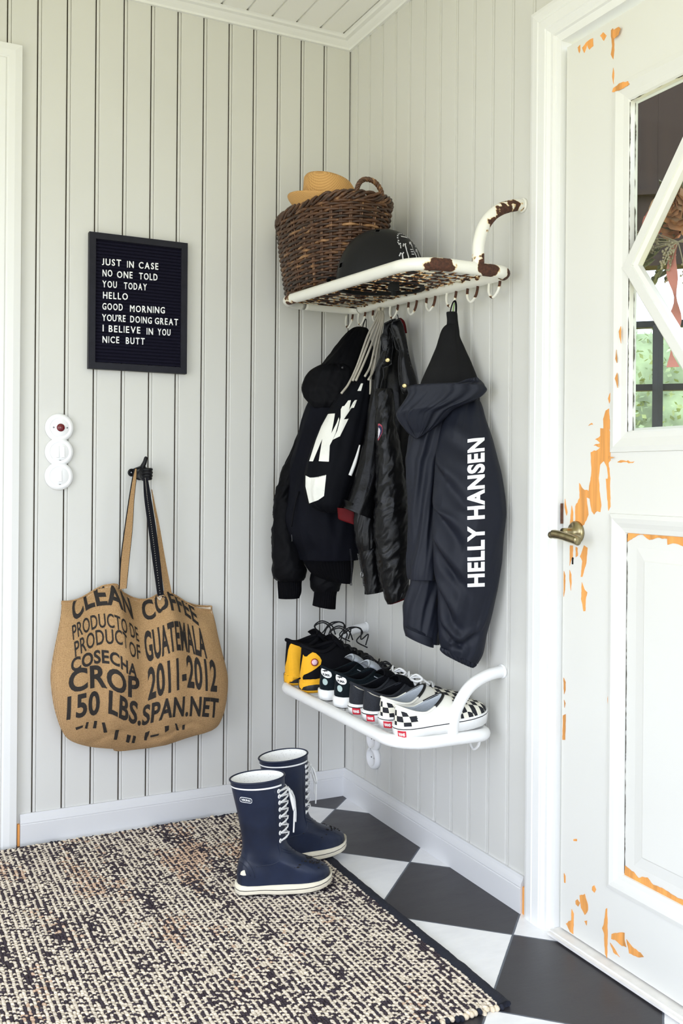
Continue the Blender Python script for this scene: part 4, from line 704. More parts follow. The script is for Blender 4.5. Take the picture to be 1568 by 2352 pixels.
mb.add(*lump((-0.182, -0.27, 1.790), (0.088, 0.185, 0.062), 0.30)); mb.add(*lump((-0.272, -0.17, 1.845), (0.020, 0.045, 0.020), 0.3, sc=30))
tag(mb.build('knitwear_bundle', m_blackcloth, None), 'bundle of black knitwear filling the wicker basket under the straw hat', 'clothing')

# ------------------------------------------------------------------ straw hat
mt, n, b = new_mat('woven_straw')
t_ = N(n, 'ShaderNodeTexCoord'); wv_ = []
for rot in ((0.3, 0.5, 0.8), (0.3, -0.5, -0.8)):
    mp_ = N(n, 'ShaderNodeMapping'); mp_.inputs['Rotation'].default_value = rot; n.links.new(t_.outputs['Object'], mp_.inputs[0])
    w1 = N(n, 'ShaderNodeTexWave', wave_type='BANDS', bands_direction='X'); w1.inputs['Scale'].default_value = 85; w1.inputs['Distortion'].default_value = 0.6; n.links.new(mp_.outputs[0], w1.inputs['Vector']); wv_.append(w1.outputs[0])
f1 = noise_tex(n, 220, 3); wm_ = add_(n, wv_[0], wv_[1], 'MULTIPLY')
n.links.new(mixc(n, add_(n, f1, 0.5, 'MULTIPLY'), ramp(n, wm_, [(0.1, rgb(184, 134, 74)), (0.7, rgb(230, 186, 120))]), rgb(218, 172, 106)), b.inputs['Base Color'])
b.inputs['Roughness'].default_value = 0.75; bump(n, b, wm_, 0.5, 0.0012); m_straw = mt
hat = thing('straw_hat', 'golden woven straw trilby hat lying on top of the wicker basket', 'hat', (-0.215, -0.300, 1.845))
V = []; nu = 64
HX = Vector((0.89, -0.45, 0)); HY = Vector((0.45, 0.89, 0)); HC = Vector((-0.225, -0.315, 1.846))
prof = [(0.0, 0.084), (0.020, 0.086), (0.040, 0.091), (0.058, 0.096), (0.068, 0.095), (0.073, 0.087), (0.0745, 0.070), (0.077, 0.045), (0.080, 0.020), (0.082, 0.008), (0.085, 0.004), (0.095, 0.003), (0.108, 0.005), (0.117, 0.010), (0.1185, 0.009), (0.117, 0.007), (0.108, 0.002), (0.095, 0.0), (0.083, 0.0)]
for r_, h in prof:
    for i in range(nu):
        a = 2 * math.pi * i / nu; c_, s_ = math.cos(a), math.sin(a); hh = h
        if h > 0.07: hh += -0.012 * math.exp(-(s_ * r_ / 0.03) ** 2) * (r_ < 0.06) + 0.010 * c_ * (-1) * (r_ / 0.07)
        up_ = 0.030 * max(0, (r_ - 0.085)) / 0.033 * (0.35 + 0.65 * max(0, -c_) ** 1.5)
        pin = 1 - (0.10 * max(0, c_) * max(0, h - 0.04) / 0.05)
        V.append(HC + HX * (c_ * r_ * 1.06 * pin) + HY * (s_ * r_ * 1.2 * pin) + Vector((0, 0, hh + up_ - 0.10 * c_ * r_ * 0.4)))
k_ = 9 * nu
mk('crown', V[:10 * nu], grid_faces(10, nu), m_straw, hat)
mk('brim', V[k_:], grid_faces(len(prof) - 9, nu), m_straw, hat)

# ------------------------------------------------------------------ black skate helmet
m_helm = simple('matt_black_shell', rgb(19, 19, 21), 0.48, 0.1, 300, 0.06, 0.0003, spec=0.22)
m_helmin = simple('helmet_foam', rgb(14, 14, 15), 0.9)
HLC = Vector((-0.188, -0.568, 1.588)); LX = Vector((0.80, -0.60, 0)); LY = Vector((0.60, 0.80, 0))
hl = thing('skate_helmet', 'matt black skate helmet with white print resting on the hat rack', 'helmet', (HLC.x, HLC.y, HLC.z))
def hpt(th, ph, sc=1.0):
    c_, s_ = math.cos(th), math.sin(th); e = 2 / 2.3; cp_, sp_ = math.cos(ph), math.sin(ph)
    rr = cp_ ** 0.86 if cp_ > 0 else 0
    return HLC + LX * (0.124 * sc * rr * math.copysign(abs(c_) ** e, c_)) + LY * (0.098 * sc * rr * math.copysign(abs(s_) ** e, s_)) + Vector((0, 0, (0.150 * sc * sp_ ** 1.0 if sp_ > 0 else 0.05 * sp_) + 0.004))
V = []; nr = 30; nu = 88
for j in range(nr + 1):
    ph = math.radians(-14 + 104 * j / nr)
    for i in range(nu): V.append(hpt(2 * math.pi * i / nu, min(ph, math.pi / 2)))
shell = mk('shell', V, grid_faces(nr + 1, nu), m_helm, hl)
hb = bvh_of([shell])
V = []
for j in range(10):
    ph = math.radians(-14 + 104 * j / 9)
    for i in range(nu): V.append(hpt(2 * math.pi * i / nu, min(ph, math.pi / 2), 0.9))
mk('foam_liner', V, grid_faces(10, nu), m_helmin, hl)
V = [hpt(2 * math.pi * i / nu, R(-14)) for i in range(nu)] + [hpt(2 * math.pi * i / nu, R(-14), 0.9) for i in range(nu)]
mk('edge_trim', V, grid_faces(2, nu), m_helmin, hl)
def on_helm(th, ph, w, h, name, mat, pa=None, inset=0.0008):
    c_ = hpt(th, ph); e1 = (hpt(th + .02, ph) - hpt(th - .02, ph)).normalized(); e2 = (hpt(th, ph + .02) - hpt(th, ph - .02)).normalized(); nn = e1.cross(e2).normalized()
    if nn.dot(c_ - HLC) < 0: nn = -nn
    P = [c_ + e1 * (a * w) + e2 * (b_ * h) for a, b_ in ((-1, -1), (1, -1), (1, 1), (-1, 1))]
    return decal(name, P, polyF(P), -nn, hb, inset, mat, pa or hl, 0.003, 0.05)
m_pit = simple('vent_hole', rgb(4, 4, 4), 1.0, spec=0.0)
m_helm2 = simple('vent_rim', rgb(44, 44, 47), 0.45)
for th, ph, w in ((R(214), R(17), 0.0068), (R(185), R(17), 0.006), (R(268), R(64), 0.0055), (R(190), R(62), 0.005)):
    vr_ = on_helm(th, ph, w + 0.0018, w + 0.0018, 'vent', m_helm2); on_helm(th, ph, w, w, 'vent_hole', m_pit, vr_, 0.0014)
on_helm(R(282), R(13), 0.0012, 0.0014, 'rivet', simple('rivet_white', rgb(200, 200, 200), 0.4)); 
m_print = simple('white_print', rgb(214, 214, 216), 0.5)
# print on the right end: arched lettering over drawn gothic strokes
def helm_map(u, v):
    """u across (radians about the shell), v up"""
    return hpt(R(323) + u, R(8) + v)
mb = MB()
def stroke(pts, w):
    P = [helm_map(*p) for p in pts]; c_ = HLC + Vector((0, 0, 0.04)); V = []
    for i, p in enumerate(P):
        d_ = (P[min(i + 1, len(P) - 1)] - P[max(i - 1, 0)]).normalized(); nn = (p - c_).normalized(); s_ = d_.cross(nn).normalized() * w; V += [p - s_ + nn * 0.0012, p + s_ + nn * 0.0012]
    mb.add(V, [(2 * i, 2 * i + 1, 2 * i + 3, 2 * i + 2) for i in range(len(P) - 1)])
for u, h in ((-0.34, 0.30), (-0.17, 0.52), (0.14, 0.60), (0.30, 0.44)):
    stroke([(u, 0.02), (u - .01, h * 0.5), (u - .01, h)], 0.0022); stroke([(u - 0.10, h - 0.05), (u - 0.05, h + .02), (u, h), (u + .04, h + .04)], 0.0016); stroke([(u - 0.07, 0.02), (u - 0.04, 0.07), (u, 0.03)], 0.0016)
stroke([(-0.42, 0.10), (-0.1, 0.13), (0.2, 0.13), (0.40, 0.10)], 0.0016); stroke([(-0.42, 0.06), (-0.1, 0.09), (0.2, 0.09), (0.40, 0.06)], 0.0010)
for u in (-0.3, -0.16, -0.02, 0.12, 0.26): stroke([(u, 0.02), (u + .05, 0.10)], 0.0012); stroke([(u + .1, 0.02), (u + .05, 0.10)], 0.0012)
for k in range(13):
    a = R(200 - 220 * k / 12); u, v = 0.36 * math.cos(a), 0.62 + 0.26 * math.sin(a); stroke([(u - .012, v - .015), (u + .012, v + .02)], 0.0020); stroke([(u + .012, v - .015), (u - .008, v + .005)], 0.0012)
for k in range(7): u = -0.15 + 0.05 * k; stroke([(u, 0.74), (u + .02, 0.78)], 0.0016)
for k in range(3): stroke([(-0.05, 0.32 + .05 * k), (0.06, 0.33 + .05 * k)], 0.0012)
stroke([(-0.40, 0.58), (-0.38, 0.50), (-0.34, 0.50), (-0.36, 0.42)], 0.0014)
mb.build('print', m_print, hl, False)
mb = MB(); mb.tube(spline([(-0.285, -0.545, 1.600), (-0.300, -0.520, 1.607), (-0.312, -0.49, 1.612), (-0.300, -0.475, 1.606)], 5), (0.006, 0.0015), 8); mb.build('chin_strap', m_blackcloth, hl)
mb = MB(); mb.box((-0.205, -0.665, 1.560), (-0.185, -0.638, 1.586)); mb.box((-0.199, -0.655, 1.548), (-0.190, -0.645, 1.562)); mb.tube([(-0.195, -0.65, 1.58), (-0.20, -0.62, 1.596)], 0.004, 8); mb.build('buckle', m_helmin, hl, False)

# ------------------------------------------------------------------ letter board
m_frame = simple('black_wood_frame', rgb(38, 38, 45), 0.5, 0.15, 40, 0.1, 0.0005, spec=0.15)
m_felt = simple('black_felt', rgb(26, 25, 38), 0.95, 0.2, 300, 0.3, 0.0006, spec=0.05)
m_let = simple('white_plastic_letter', rgb(250, 250, 250), 0.35)
BX0, BX1, BZa, BZb = -0.8646, -0.5667, 1.3767, 1.7789
lb = thing('letter_board', 'black felt letter board with white plastic letters hung on the back wall', 'sign', ((BX0 + BX1) / 2, 0, BZa))
fw_ = 0.0195; V = []
pr = [(0, 0.0), (0, 0.0205), (0.001, 0.022), (fw_ - 0.001, 0.022), (fw_, 0.021), (fw_, 0.010)]
for x, z, sx, sz in ((BX0, BZa, 1, 1), (BX1, BZa, -1, 1), (BX1, BZb, -1, -1), (BX0, BZb, 1, -1)):
    for u, d_ in pr: V.append((x + sx * u, -d_ - 0.001, z + sz * u))
F = []
for i in range(4):
    for j in range(5): F.append((i * 6 + j, ((i + 1) % 4) * 6 + j, ((i + 1) % 4) * 6 + j + 1, i * 6 + j + 1))
mk('frame', V, F, m_frame, lb, False)
P = []; z = BZa + fw_; zz = [z]
while z < BZb - fw_:
    P += [(0.0150, z + 0.0012), (0.0166, z + 0.0026), (0.0166, z + 0.0074), (0.0150, z + 0.0088), (0.0125, z + 0.0090), (0.0125, z + 0.0010 + 0.0100)]; z += 0.0100
P = [(d_, min(h, BZb - fw_)) for d_, h in P]
V = [(BX0 + fw_, -d_, h) for d_, h in P] + [(BX1 - fw_, -d_, h) for d_, h in P]; k_ = len(P)
mk('felt_panel', V, [(i, k_ + i, k_ + i + 1, i + 1) for i in range(k_ - 1)], m_felt, lb, False)
for wd_, xa, za, xb, zb in BOARD:
    xa, za, xb, zb = (v / 1e4 for v in (xa, za, xb, zb)); chars = [refine([Vector(v) for v in tv[0]], tv[1], 9.0) for tv in (text_vf(ch, 1.0, 0.012, 1.0, 3) for ch in wd_)]
    ws = [max(0.06, max(v[0] for v in c_[0]) - min(v[0] for v in c_[0])) * (0.7 if ch == 'I' else 1) for c_, ch in zip(chars, wd_)]; gap = 0.20
    if wd_ == "YOU'RE": gap = 0.12
    if wd_ == 'I': xa += 0.0004; xb -= 0.0010
    tot = sum(ws) + gap * (len(wd_) - 1); x = xa; W_ = xb - xa
    for (Vc, Fc), w, ch in zip(chars, ws, wd_):
        w_ = W_ * w / tot; Vn, _, hh = fit(Vc); H_ = 0.0198; lift = 0
        if ch == "'": lift = 0.0145; H_ = 0.0053
        mb = MB(); k_ = len(Vn); zt = za + (zb - za) * ((x - xa) / W_)
        A_f = [(x + u * w_, -0.0195, zt + lift + v * H_) for u, v in Vn]; B_f = [(p[0], -0.0160, p[2]) for p in A_f]
        mb.add(A_f + B_f, Fc + [tuple(i + k_ for i in reversed(f)) for f in Fc])
        ec = {}
        for f in Fc:
            for i in range(len(f)): e = (f[i], f[(i + 1) % len(f)]); ec[e] = 1
        mb.add(A_f + B_f, [(e[1], e[0], e[0] + k_, e[1] + k_) for e in ec if (e[1], e[0]) not in ec])
        mb.build('letter', m_let, lb, False); x += w_ + W_ * gap / tot

# ------------------------------------------------------------------ switches and socket
m_plast = simple('white_bakelite', rgb(250, 250, 250), 0.25)
m_red = simple('red_lens', rgb(110, 14, 26), 0.12, 0.2, 200, coat=0.5)
m_scr = simple('steel_screw', rgb(150, 155, 160), 0.35, metal=1.0)
sw = thing('light_switch', 'triple round white light switch plate with red pilot lamp on back wall', 'switch', (-0.9435, 0, 1.131))
dp = [(0.041, 0.0), (0.0408, 0.008), (0.038, 0.0135), (0.033, 0.0165), (0.028, 0.0170), (0.0265, 0.0155), (0.0255, 0.0165), (0.0, 0.0165)]
pl_ = [MB().disc((-0.9435, 0, z), (0, -1, 0), dp, 56).build('cover_plate', m_plast, sw) for z in (1.2005, 1.130, 1.0595)]
mb = MB(); mb.disc((-0.9415, -0.0165, 1.2005), (0, -1, 0), [(0.0118, 0), (0.0112, 0.003), (0.007, 0.0055), (0.0, 0.0065)], 28); mb.build('pilot_lamp', m_red, pl_[0])
for dx in (-0.019, 0.019): MB().disc((-0.9425 + dx, -0.0165, 1.2005), (0, -1, 0), [(0.0026, 0), (0.0022, 0.0008), (0, 0.001)], 14).build('screw', m_scr, pl_[0])
def rocker(x, z, pa, h=0.0165):
    mb = MB(); V = [(x - .0042, -.0165, z - h), (x + .0042, -.0165, z - h), (x + .0042, -.0165, z + h), (x - .0042, -.0165, z + h), (x - .0036, -.0205, z - h + .001), (x + .0036, -.0205, z - h + .001), (x + .0036, -.0185, z + h - .001), (x - .0036, -.0185, z + h - .001)]
    mb.add(V, [(4, 5, 6, 7), (0, 1, 5, 4), (1, 2, 6, 5), (2, 3, 7, 6), (3, 0, 4, 7)]); return mb.build('rocker', m_plast, pa, False)
rocker(-0.9505, 1.130, pl_[1]); rocker(-0.9345, 1.130, pl_[1]); rocker(-0.942, 1.0595, pl_[2])
for z, pa in ((1.130, pl_[1]), (1.0595, pl_[2])): MB().box((-0.945, -0.0172, z - 0.0248), (-0.940, -0.0164, z - 0.0236)).build('slot', m_dark, pa, False)
so = thing('wall_socket', 'double round white wall socket low under the shoe rack', 'socket', (0, -0.21, 0.206))
for z in (0.236, 0.178):
    pa = MB().disc((0, -0.212, z), (-1, 0, 0), [(0.036, 0), (0.0358, 0.010), (0.033, 0.016), (0.029, 0.018), (0.024, 0.018), (0.022, 0.010), (0.0, 0.010)], 44).build('cover_plate', m_plast, so)
    for dy in (-0.009, 0.009): MB().disc((-0.0095, -0.212 + dy, z), (-1, 0, 0), [(0.0025, 0), (0.0025, 0.001), (0, 0.0011)], 12).build('pin_hole', m_dark, pa)
MB().disc((-0.0185, -0.212, 0.207), (-1, 0, 0), [(0.0022, 0), (0.0018, 0.0008), (0, 0.001)], 12).build('screw', m_scr, so)

# ------------------------------------------------------------------ thumbs-up wall hook
m_blk = simple('black_resin', rgb(16, 16, 19), 0.42, 0.1, 60, spec=0.25)
mb = MB(); X0, Z0 = -0.7045, 1.068
mb.sphere((X0, -0.050, Z0), (0.0155, 0.022, 0.0215), 24, 16)                              # palm
mb.tube([(X0 - .003, -0.006, Z0 - .001), (X0 - .002, -0.03, Z0 - .001), (X0 - .001, -0.048, Z0)], [(0.013, 0.017), (0.0125, 0.016), (0.014, 0.018)], 18)   # wrist
for i, (dz, ln) in enumerate(((0.0135, 0.98), (0.0042, 1.0), (-0.0052, 0.97), (-0.0138, 0.9))):     # four curled fingers
    z = Z0 + dz
    q_ = [(X0 + 0.010, -0.040, z), (X0 + 0.0165, -0.052, z), (X0 + 0.0175, -0.066, z), (X0 + 0.010, -0.0735, z - .0004), (X0 - 0.001, -0.0725, z - .0006), (X0 - 0.0075, -0.066, z - .0004)]
    S_ = spline([tuple(Vector((X0, -.052, z)) + (Vector(p) - Vector((X0, -.052, z))) * ln) for p in q_], 5); mb.tube(S_, [(0.0052 - 0.0008 * j / len(S_),) * 2 for j in range(len(S_))], 12)
    for e in (S_[0], S_[-1]): mb.sphere(e, 0.0047, 10, 8)
q_ = [(X0 - 0.006, -0.046, Z0 + 0.008), (X0 - 0.007, -0.058, Z0 + 0.021), (X0 - 0.002, -0.062, Z0 + 0.034), (X0 + 0.0015, -0.062, Z0 + 0.047)]
S_ = spline(q_, 6); mb.tube(S_, [0.0085 - 0.0032 * j / len(S_) for j in range(len(S_))], 12); mb.sphere(S_[-1], 0.0055, 12, 10)
tmp = mb.build('tmp', m_blk)
rm = tmp.modifiers.new('r', 'REMESH'); rm.mode = 'VOXEL'; rm.voxel_size = 0.0011; sm = tmp.modifiers.new('s', 'SMOOTH'); sm.iterations = 3; sm.factor = 0.5
me = bpy.data.meshes.new_from_object(tmp.evaluated_get(bpy.context.evaluated_depsgraph_get()))
V = [v.co.copy() for v in me.vertices]; F = [tuple(p.vertices) for p in me.polygons]; bpy.data.objects.remove(tmp)
hk = thing('hand_hook', 'small black wall hook shaped as a thumbs up fist above the tote bag', 'hook', (X0, 0, Z0))
mk('fist', V, F, m_blk, hk)
mb = MB(); mb.disc((X0 - .001, -0.0005, Z0), (0, -1, 0), [(0.019, 0), (0.019, 0.004), (0.014, 0.008)], 24)
ring = [(X0 - 0.026 + 0.0085 * math.cos(a), -0.005, Z0 + 0.004 + 0.0085 * math.sin(a)) for a in np.linspace(0, 2 * math.pi, 24, endpoint=False)]
mb.tube(ring, 0.0036, 8, closed=True); mb.build('mounting_plate', m_blk, hk)
MB().disc((X0 - 0.026, -0.001, Z0 + 0.004), (0, -1, 0), [(0.006, 0), (0.005, 0.003), (0, 0.004)], 14).build('screw', m_scr, hk)
# ------------------------------------------------------------------ cloth tools
def ring_rows(key, n):
    rows = [[v / 1000 for v in r] for r in DATA[key]]
    L = spline([r[:3] for r in rows], 8); Rr = spline([r[3:] for r in rows], 8); k = len(L); out = []
    for i in range(n):
        t = i / (n - 1) * (k - 1); a = min(int(t), k - 2); f = t - a
        out.append((L[a].lerp(L[a + 1], f), Rr[a].lerp(Rr[a + 1], f)))
    return out
def cloth_vf(key, depth=0.6, bmax=0.10, bmin=0.010, amp=0.005, fa=1.6, fs=9.0, diag=0.0, nr=70, nc=80, top=True, bottom='hole', seed=0.0, sharp=0.6, e=1.0, extra=None, oct2=0.30, grow=0.0):
    rows = ring_rows(key, nr); V = []; s_acc = 0.0; prev = None
    for i, (a, b_) in enumerate(rows):
        c_ = (a + b_) / 2; h = (b_ - a) / 2; hl_ = h.length + grow; hn = h.normalized()
        w = Vector((-h.y, h.x, 0)); w = w.normalized() if w.length > 1e-6 else Vector((0.45, 0.89, 0))     # away from the room
        if w.y < 0: w = -w
        bb = max(bmin, min(bmax, depth * hl_)); 
        if prev is not None: s_acc += (c_ - prev).length
        prev = c_; t = i / (nr - 1)
        for j in range(nc):
            th = 2 * math.pi * j / nc; cs, sn = math.cos(th), math.sin(th)
            p = c_ + hn * (hl_ * math.copysign(abs(cs) ** e, cs)) + w * (bb * math.copysign(abs(sn) ** e, sn))
            q_ = Vector((cs * fa + seed, sn * fa, s_acc * fs + diag * cs * fa))
            n1 = noise.noise(q_); n2 = noise.noise(q_ * 2.3 + Vector((5, 1, 2)))
            f = (1 - 2 * abs(n1)) * sharp + n1 * (1 - sharp) + oct2 * (1 - 2 * abs(n2)) * sharp
            nn = (hn * (cs / max(hl_, 1e-4)) + w * (sn / bb)); nn = nn.normalized() if nn.length > 1e-9 else w
            d_ = amp * f * min(1, hl_ / 0.03)
            if extra: d_ += extra(t, th, s_acc)
            p = p + nn * d_
            p.x = min(p.x, -0.004 - 0.0005 * (sn + 1)); p.y = min(p.y, -0.004)
            V.append(p)
    F = grid_faces(nr, nc)
    if top:
        c_ = sum((Vector(V[j]) for j in range(nc)), Vector()) / nc; V.append(c_); k = len(V) - 1; F += [(k, (j + 1) % nc, j) for j in range(nc)]
    q0 = (nr - 1) * nc; c_ = sum((Vector(V[q0 + j]) for j in range(nc)), Vector()) / nc
    if bottom == 'hole':
        k0 = len(V); up = (rows[-8][0] + rows[-8][1] - rows[-1][0] - rows[-1][1]).normalized()
        for sc, dz in ((0.93, 0.002), (0.86, 0.03)):
            for j in range(nc): V.append(c_ + (V[q0 + j] - c_) * sc + up * dz)
        for j in range(nc): F.append((q0 + j, q0 + (j + 1) % nc, k0 + (j + 1) % nc, k0 + j)); F.append((k0 + j, k0 + (j + 1) % nc, k0 + nc + (j + 1) % nc, k0 + nc + j))
        V.append(c_ + up * 0.035); F += [(k0 + nc + j, k0 + nc + (j + 1) % nc, len(V) - 1) for j in range(nc)]
    else:
        V.append(c_); F += [(q0 + j, q0 + (j + 1) % nc, len(V) - 1) for j in range(nc)]
    return V, F
def cloth(name, key, mat, parent, **kw):
    V, F = cloth_vf(key, **kw); return mk(name, V, F, mat, parent, True)
def ribs(n_, a): return lambda t, th, s: a * math.sin(th * n_)
def v3(p): return Vector((p[0] / 1000, p[1] / 1000, p[2] / 1000))
def flap(name, key, mat, parent, thick=0.004, bulge=0.010, res=0.009, wr=0.0):
    """a cloth lapel: outline with real thickness and a soft pillow"""
    pts, d_ = DATA[key]; P = [v3(p) for p in pts]; d_ = Vector(d_).normalized()
    V, F = refine(P, polyF(P), res); k = len(V); n_ = len(P)
    def dist(p):
        m_ = 1e9
        for i in range(n_):
            a, b_ = P[i], P[(i + 1) % n_]; ab = b_ - a; t = max(0, min(1, (p - a).dot(ab) / max(ab.length_squared, 1e-12))); m_ = min(m_, (p - a - ab * t).length)
        return m_
    fr = [p - d_ * (bulge * min(1, dist(p) / 0.02) ** 0.6 + wr * fbm(p.x * 18, p.y * 18, p.z * 12)) for p in V]; bk_ = [p + d_ * thick for p in V]
    ed = {}
    for f in F:
        for i in range(3): ed[(f[i], f[(i + 1) % 3])] = 1
    side = [(a, b_, b_ + k, a + k) for (a, b_) in ed if (b_, a) not in ed]
    return mk(name, fr + bk_, F + [tuple(i + k for i in reversed(f)) for f in F] + side, mat, parent, True)
def cord(name, pts, r, mat, parent, seg=8, n_=8, flat=None):
    return MB().tube(spline(pts, n_), r, seg, flat=flat).build(name, mat, parent)

def weave(name, c, rough=0.85, scale=900, amt=0.25, sheen=0.0, spec=0.4, bmp=0.25):
    mt, n, b = new_mat(name)
    t = N(n, 'ShaderNodeTexCoord'); f = noise_tex(n, scale, 2); g = noise_tex(n, 14, 3)
    lo = tuple(v * (1 - amt) for v in c[:3]) + (1,); hi = tuple(min(1, v * (1 + amt)) for v in c[:3]) + (1,)
    n.links.new(ramp(n, add_(n, add_(n, f, 0.5, 'MULTIPLY'), add_(n, g, 0.5, 'MULTIPLY')), [(0.35, lo), (0.65, hi)]), b.inputs['Base Color'])
    b.inputs['Roughness'].default_value = rough; b.inputs['Specular IOR Level'].default_value = spec; b.inputs['Sheen Weight'].default_value = sheen; b.inputs['Sheen Roughness'].default_value = 0.4
    bump(n, b, f, bmp, 0.0008); return mt
m_bj = weave('black_nylon', rgb(11, 11, 14), 0.6, 700, 0.25, 0.0, 0.08)
m_bj2 = weave('black_twill', rgb(14, 15, 22), 0.7, 900, 0.25, 0.0, 0.08)
m_rib = weave('black_rib_knit', rgb(10, 10, 13), 0.92, 500, 0.3, 0.0,0.08)
m_bag = weave('black_bag_cloth', rgb(13, 14, 19), 0.7, 800, 0.25, 0.0, 0.08)
m_hh = weave('navy_shell', rgb(24, 27, 38), 0.56, 1300, 0.1, 0.0, 0.26, 0.15)
m_hhin = weave('grey_hood_lining', rgb(28, 28, 29), 0.8, 900, 0.15, 0.0, 0.1)
m_cordw = weave('grey_cord', rgb(186, 180, 166), 0.9, 900, 0.2, 0, 0.3, 0.5)
m_wprint = simple('cream_print', rgb(236, 235, 226), 0.6, 0.06, 25)
m_wtext = simple('white_transfer', rgb(252, 252, 252), 0.5)
m_redl = weave('red_lining', rgb(84, 4, 10), 0.6, 700, 0.2, 0.0, 0.15)
mt, n, b = new_mat('black_leather')
f1 = noise_tex(n, 520, 2); f2 = noise_tex(n, 48, 4, None, 0.6); f3 = noise_tex(n, 9, 2)
b.inputs['Base Color'].default_value = rgb(9, 9, 11); b.inputs['Specular IOR Level'].default_value = 0.24; n.links.new(ramp(n, f3, [(0.35, (0.26,) * 3), (0.7, (0.40,) * 3)]), b.inputs['Roughness'])
hsum = add_(n, add_(n, f1, 0.22, 'MULTIPLY'), add_(n, f2, 1.0, 'MULTIPLY')); bump(n, b, hsum, 0.55, 0.0022); m_leather = mt
m_gold = simple('brass_snap', rgb(186, 170, 120), 0.3, 0.2, 90, metal=1.0)
m_zip = simple('zip_teeth', rgb(150, 150, 150), 0.35, 0.3, 300, metal=1.0)
m_zipb = simple('black_zip_teeth', rgb(50, 50, 54), 0.4)

def hhfold(t, th, s):
    # long slanting drapes on the front of the sleeve and gathers towards the cuff
    f = (th / (2 * math.pi)) % 1.0; a = 0.0
    for t0, f0, sl_, w, h in ((0.36, 0.60, 0.55, 0.030, 0.008), (0.50, 0.58, 0.65, 0.030, 0.009), (0.63, 0.60, 0.60, 0.026, 0.010), (0.76, 0.58, 0.50, 0.024, 0.009), (0.86, 0.62, 0.40, 0.020, 0.007), (0.90, 0.72, -0.35, 0.020, 0.006), (0.24, 0.66, 0.3, 0.03, 0.006)):
        u = f - f0; dd = (t - (t0 + sl_ * u)) / w
        if -0.10 < u < 0.17: a -= 1.7 * h * math.exp(-dd * dd) * math.sin(math.pi * (u + 0.10) / 0.27)
        if -0.10 < u < 0.17: a += 1.1 * h * math.exp(-(dd + 1.5) ** 2) * math.sin(math.pi * (u + 0.10) / 0.27)
    return a
# ------------------------------------------------------------------ black hooded jacket
J = thing('hooded_jacket', 'black padded hooded jacket with ribbed cuffs hung nearest the corner', 'jacket', (-0.17, -0.19, 0.70), 'jackets hung under the hat rack')
cloth('hood', 'bj_hood', m_bj, J, depth=0.8, bmax=0.075, amp=0.010, fs=11, diag=2.0, seed=1, bottom='close')
cloth('hood_brim', 'bj_brim', m_bj, J, depth=0.4, bmax=0.028, amp=0.010, fa=1.3, fs=14, diag=3.0, seed=3, bottom='close')
cloth('body', 'bj_body', m_bj2, J, depth=0.75, bmax=0.085, amp=0.012, fa=2.1, fs=5, seed=7, bottom='close')
cloth('hem_band', 'bj_hem', m_rib, J, depth=0.6, bmax=0.07, amp=0.001, seed=2, extra=ribs(46, 0.0008), nc=230)
cloth('sleeve', 'bj_sleeve', m_bj, J, depth=1.0, bmax=0.05, amp=0.0085, fa=0.9, fs=24, diag=1.0, seed=11, nr=130)
cloth('cuff', 'bj_cuff', m_rib, J, depth=0.8, bmax=0.034, amp=0.001, extra=ribs(34, 0.0008), nc=170)
cloth('sleeve', 'bj_sleeve2', m_bj, J, depth=0.7, bmax=0.045, amp=0.005, fa=0.9, fs=26, diag=1, seed=17)
cloth('cuff', 'bj_cuff2', m_rib, J, depth=0.8, bmax=0.03, amp=0.001, extra=ribs(30, 0.0008), nc=150)
cord('hang_loop', [v3(p) for p in DATA['bj_loop']], (0.0035, 0.0012), m_bj, J)
zp = [v3(p) for p in DATA['bj_zip']]; Z_ = spline(zp, 10); mb = MB()
for i, p in enumerate(Z_):
    mb.box((p.x - .0022, p.y - .0016, p.z - .0009), (p.x + .0022, p.y + .0016, p.z + .0009))
mb.build('zip', m_zipb, J, False); p = Z_[-1]; MB().box((p.x - .003, p.y - .003, p.z - .004), (p.x + .003, p.y + .001, p.z + .004)).build('zip_end', m_zip, J, False)
bv = bvh_of([c for c in J.children if c.name.startswith('hood_brim')])
MB().disc((-0.171, -0.300, 1.392), (-0.3, -0.95, 0), [(0.004, 0), (0.0035, 0.002), (0, 0.0025)], 14).build('snap', m_zipb, J)

cord('pocket_zip', [v3(p) for p in DATA['bj_pocket']], 0.0022, m_bj, J); cord('zip_puller', [v3(p) for p in DATA['bj_pull']], (0.0032, 0.0012), m_zipb, J)
# ------------------------------------------------------------------ drawstring bag with cream print
D_ = thing('drawstring_bag', 'black drawstring gym bag with big cream letters and grey cords', 'bag', (-0.20, -0.33, 0.96))
bag = cloth('bag_body', 'db_body', m_bag, D_, depth=0.8, bmax=0.055, bmin=0.014, amp=0.0065, fa=2.0, fs=3.2, seed=21, bottom='close', extra=lambda t, th, s: 0.003 * math.sin(th * 17) * max(0, 1 - t * 5))
bb_ = bvh_of([bag])
for k in ('db_p0', 'db_p1', 'db_p2', 'db_p3'):
    P, d_ = DATA[k]; decal('print', [v3(p) for p in P], polyF(P), d_, bb_, 0.0016, m_wprint, D_, 0.006)
for c_ in DATA['cords']: cord('cord', [v3(p) for p in c_], 0.0034, m_cordw, D_, 10)
cord('cord', [v3(p) for p in DATA['db_end']], [0.0020 + 0.0032 * min(1, i / 14) for i in range(25)], simple('white_cord_end', rgb(226, 226, 224), 0.7), D_, 10)
hk0 = v3(DATA['cords'][0][0]); cord('cord_loop', [v3(DATA['cords'][0][0]), v3(DATA['cords'][1][0]) + Vector((-.004, .004, 0.008)), Vector((-0.046, -0.272, 1.557)), v3(DATA['cords'][4][0]) + Vector((.002, .0, 0.008)), v3(DATA['cords'][5][0])], 0.0036, m_cordw, D_, 10)

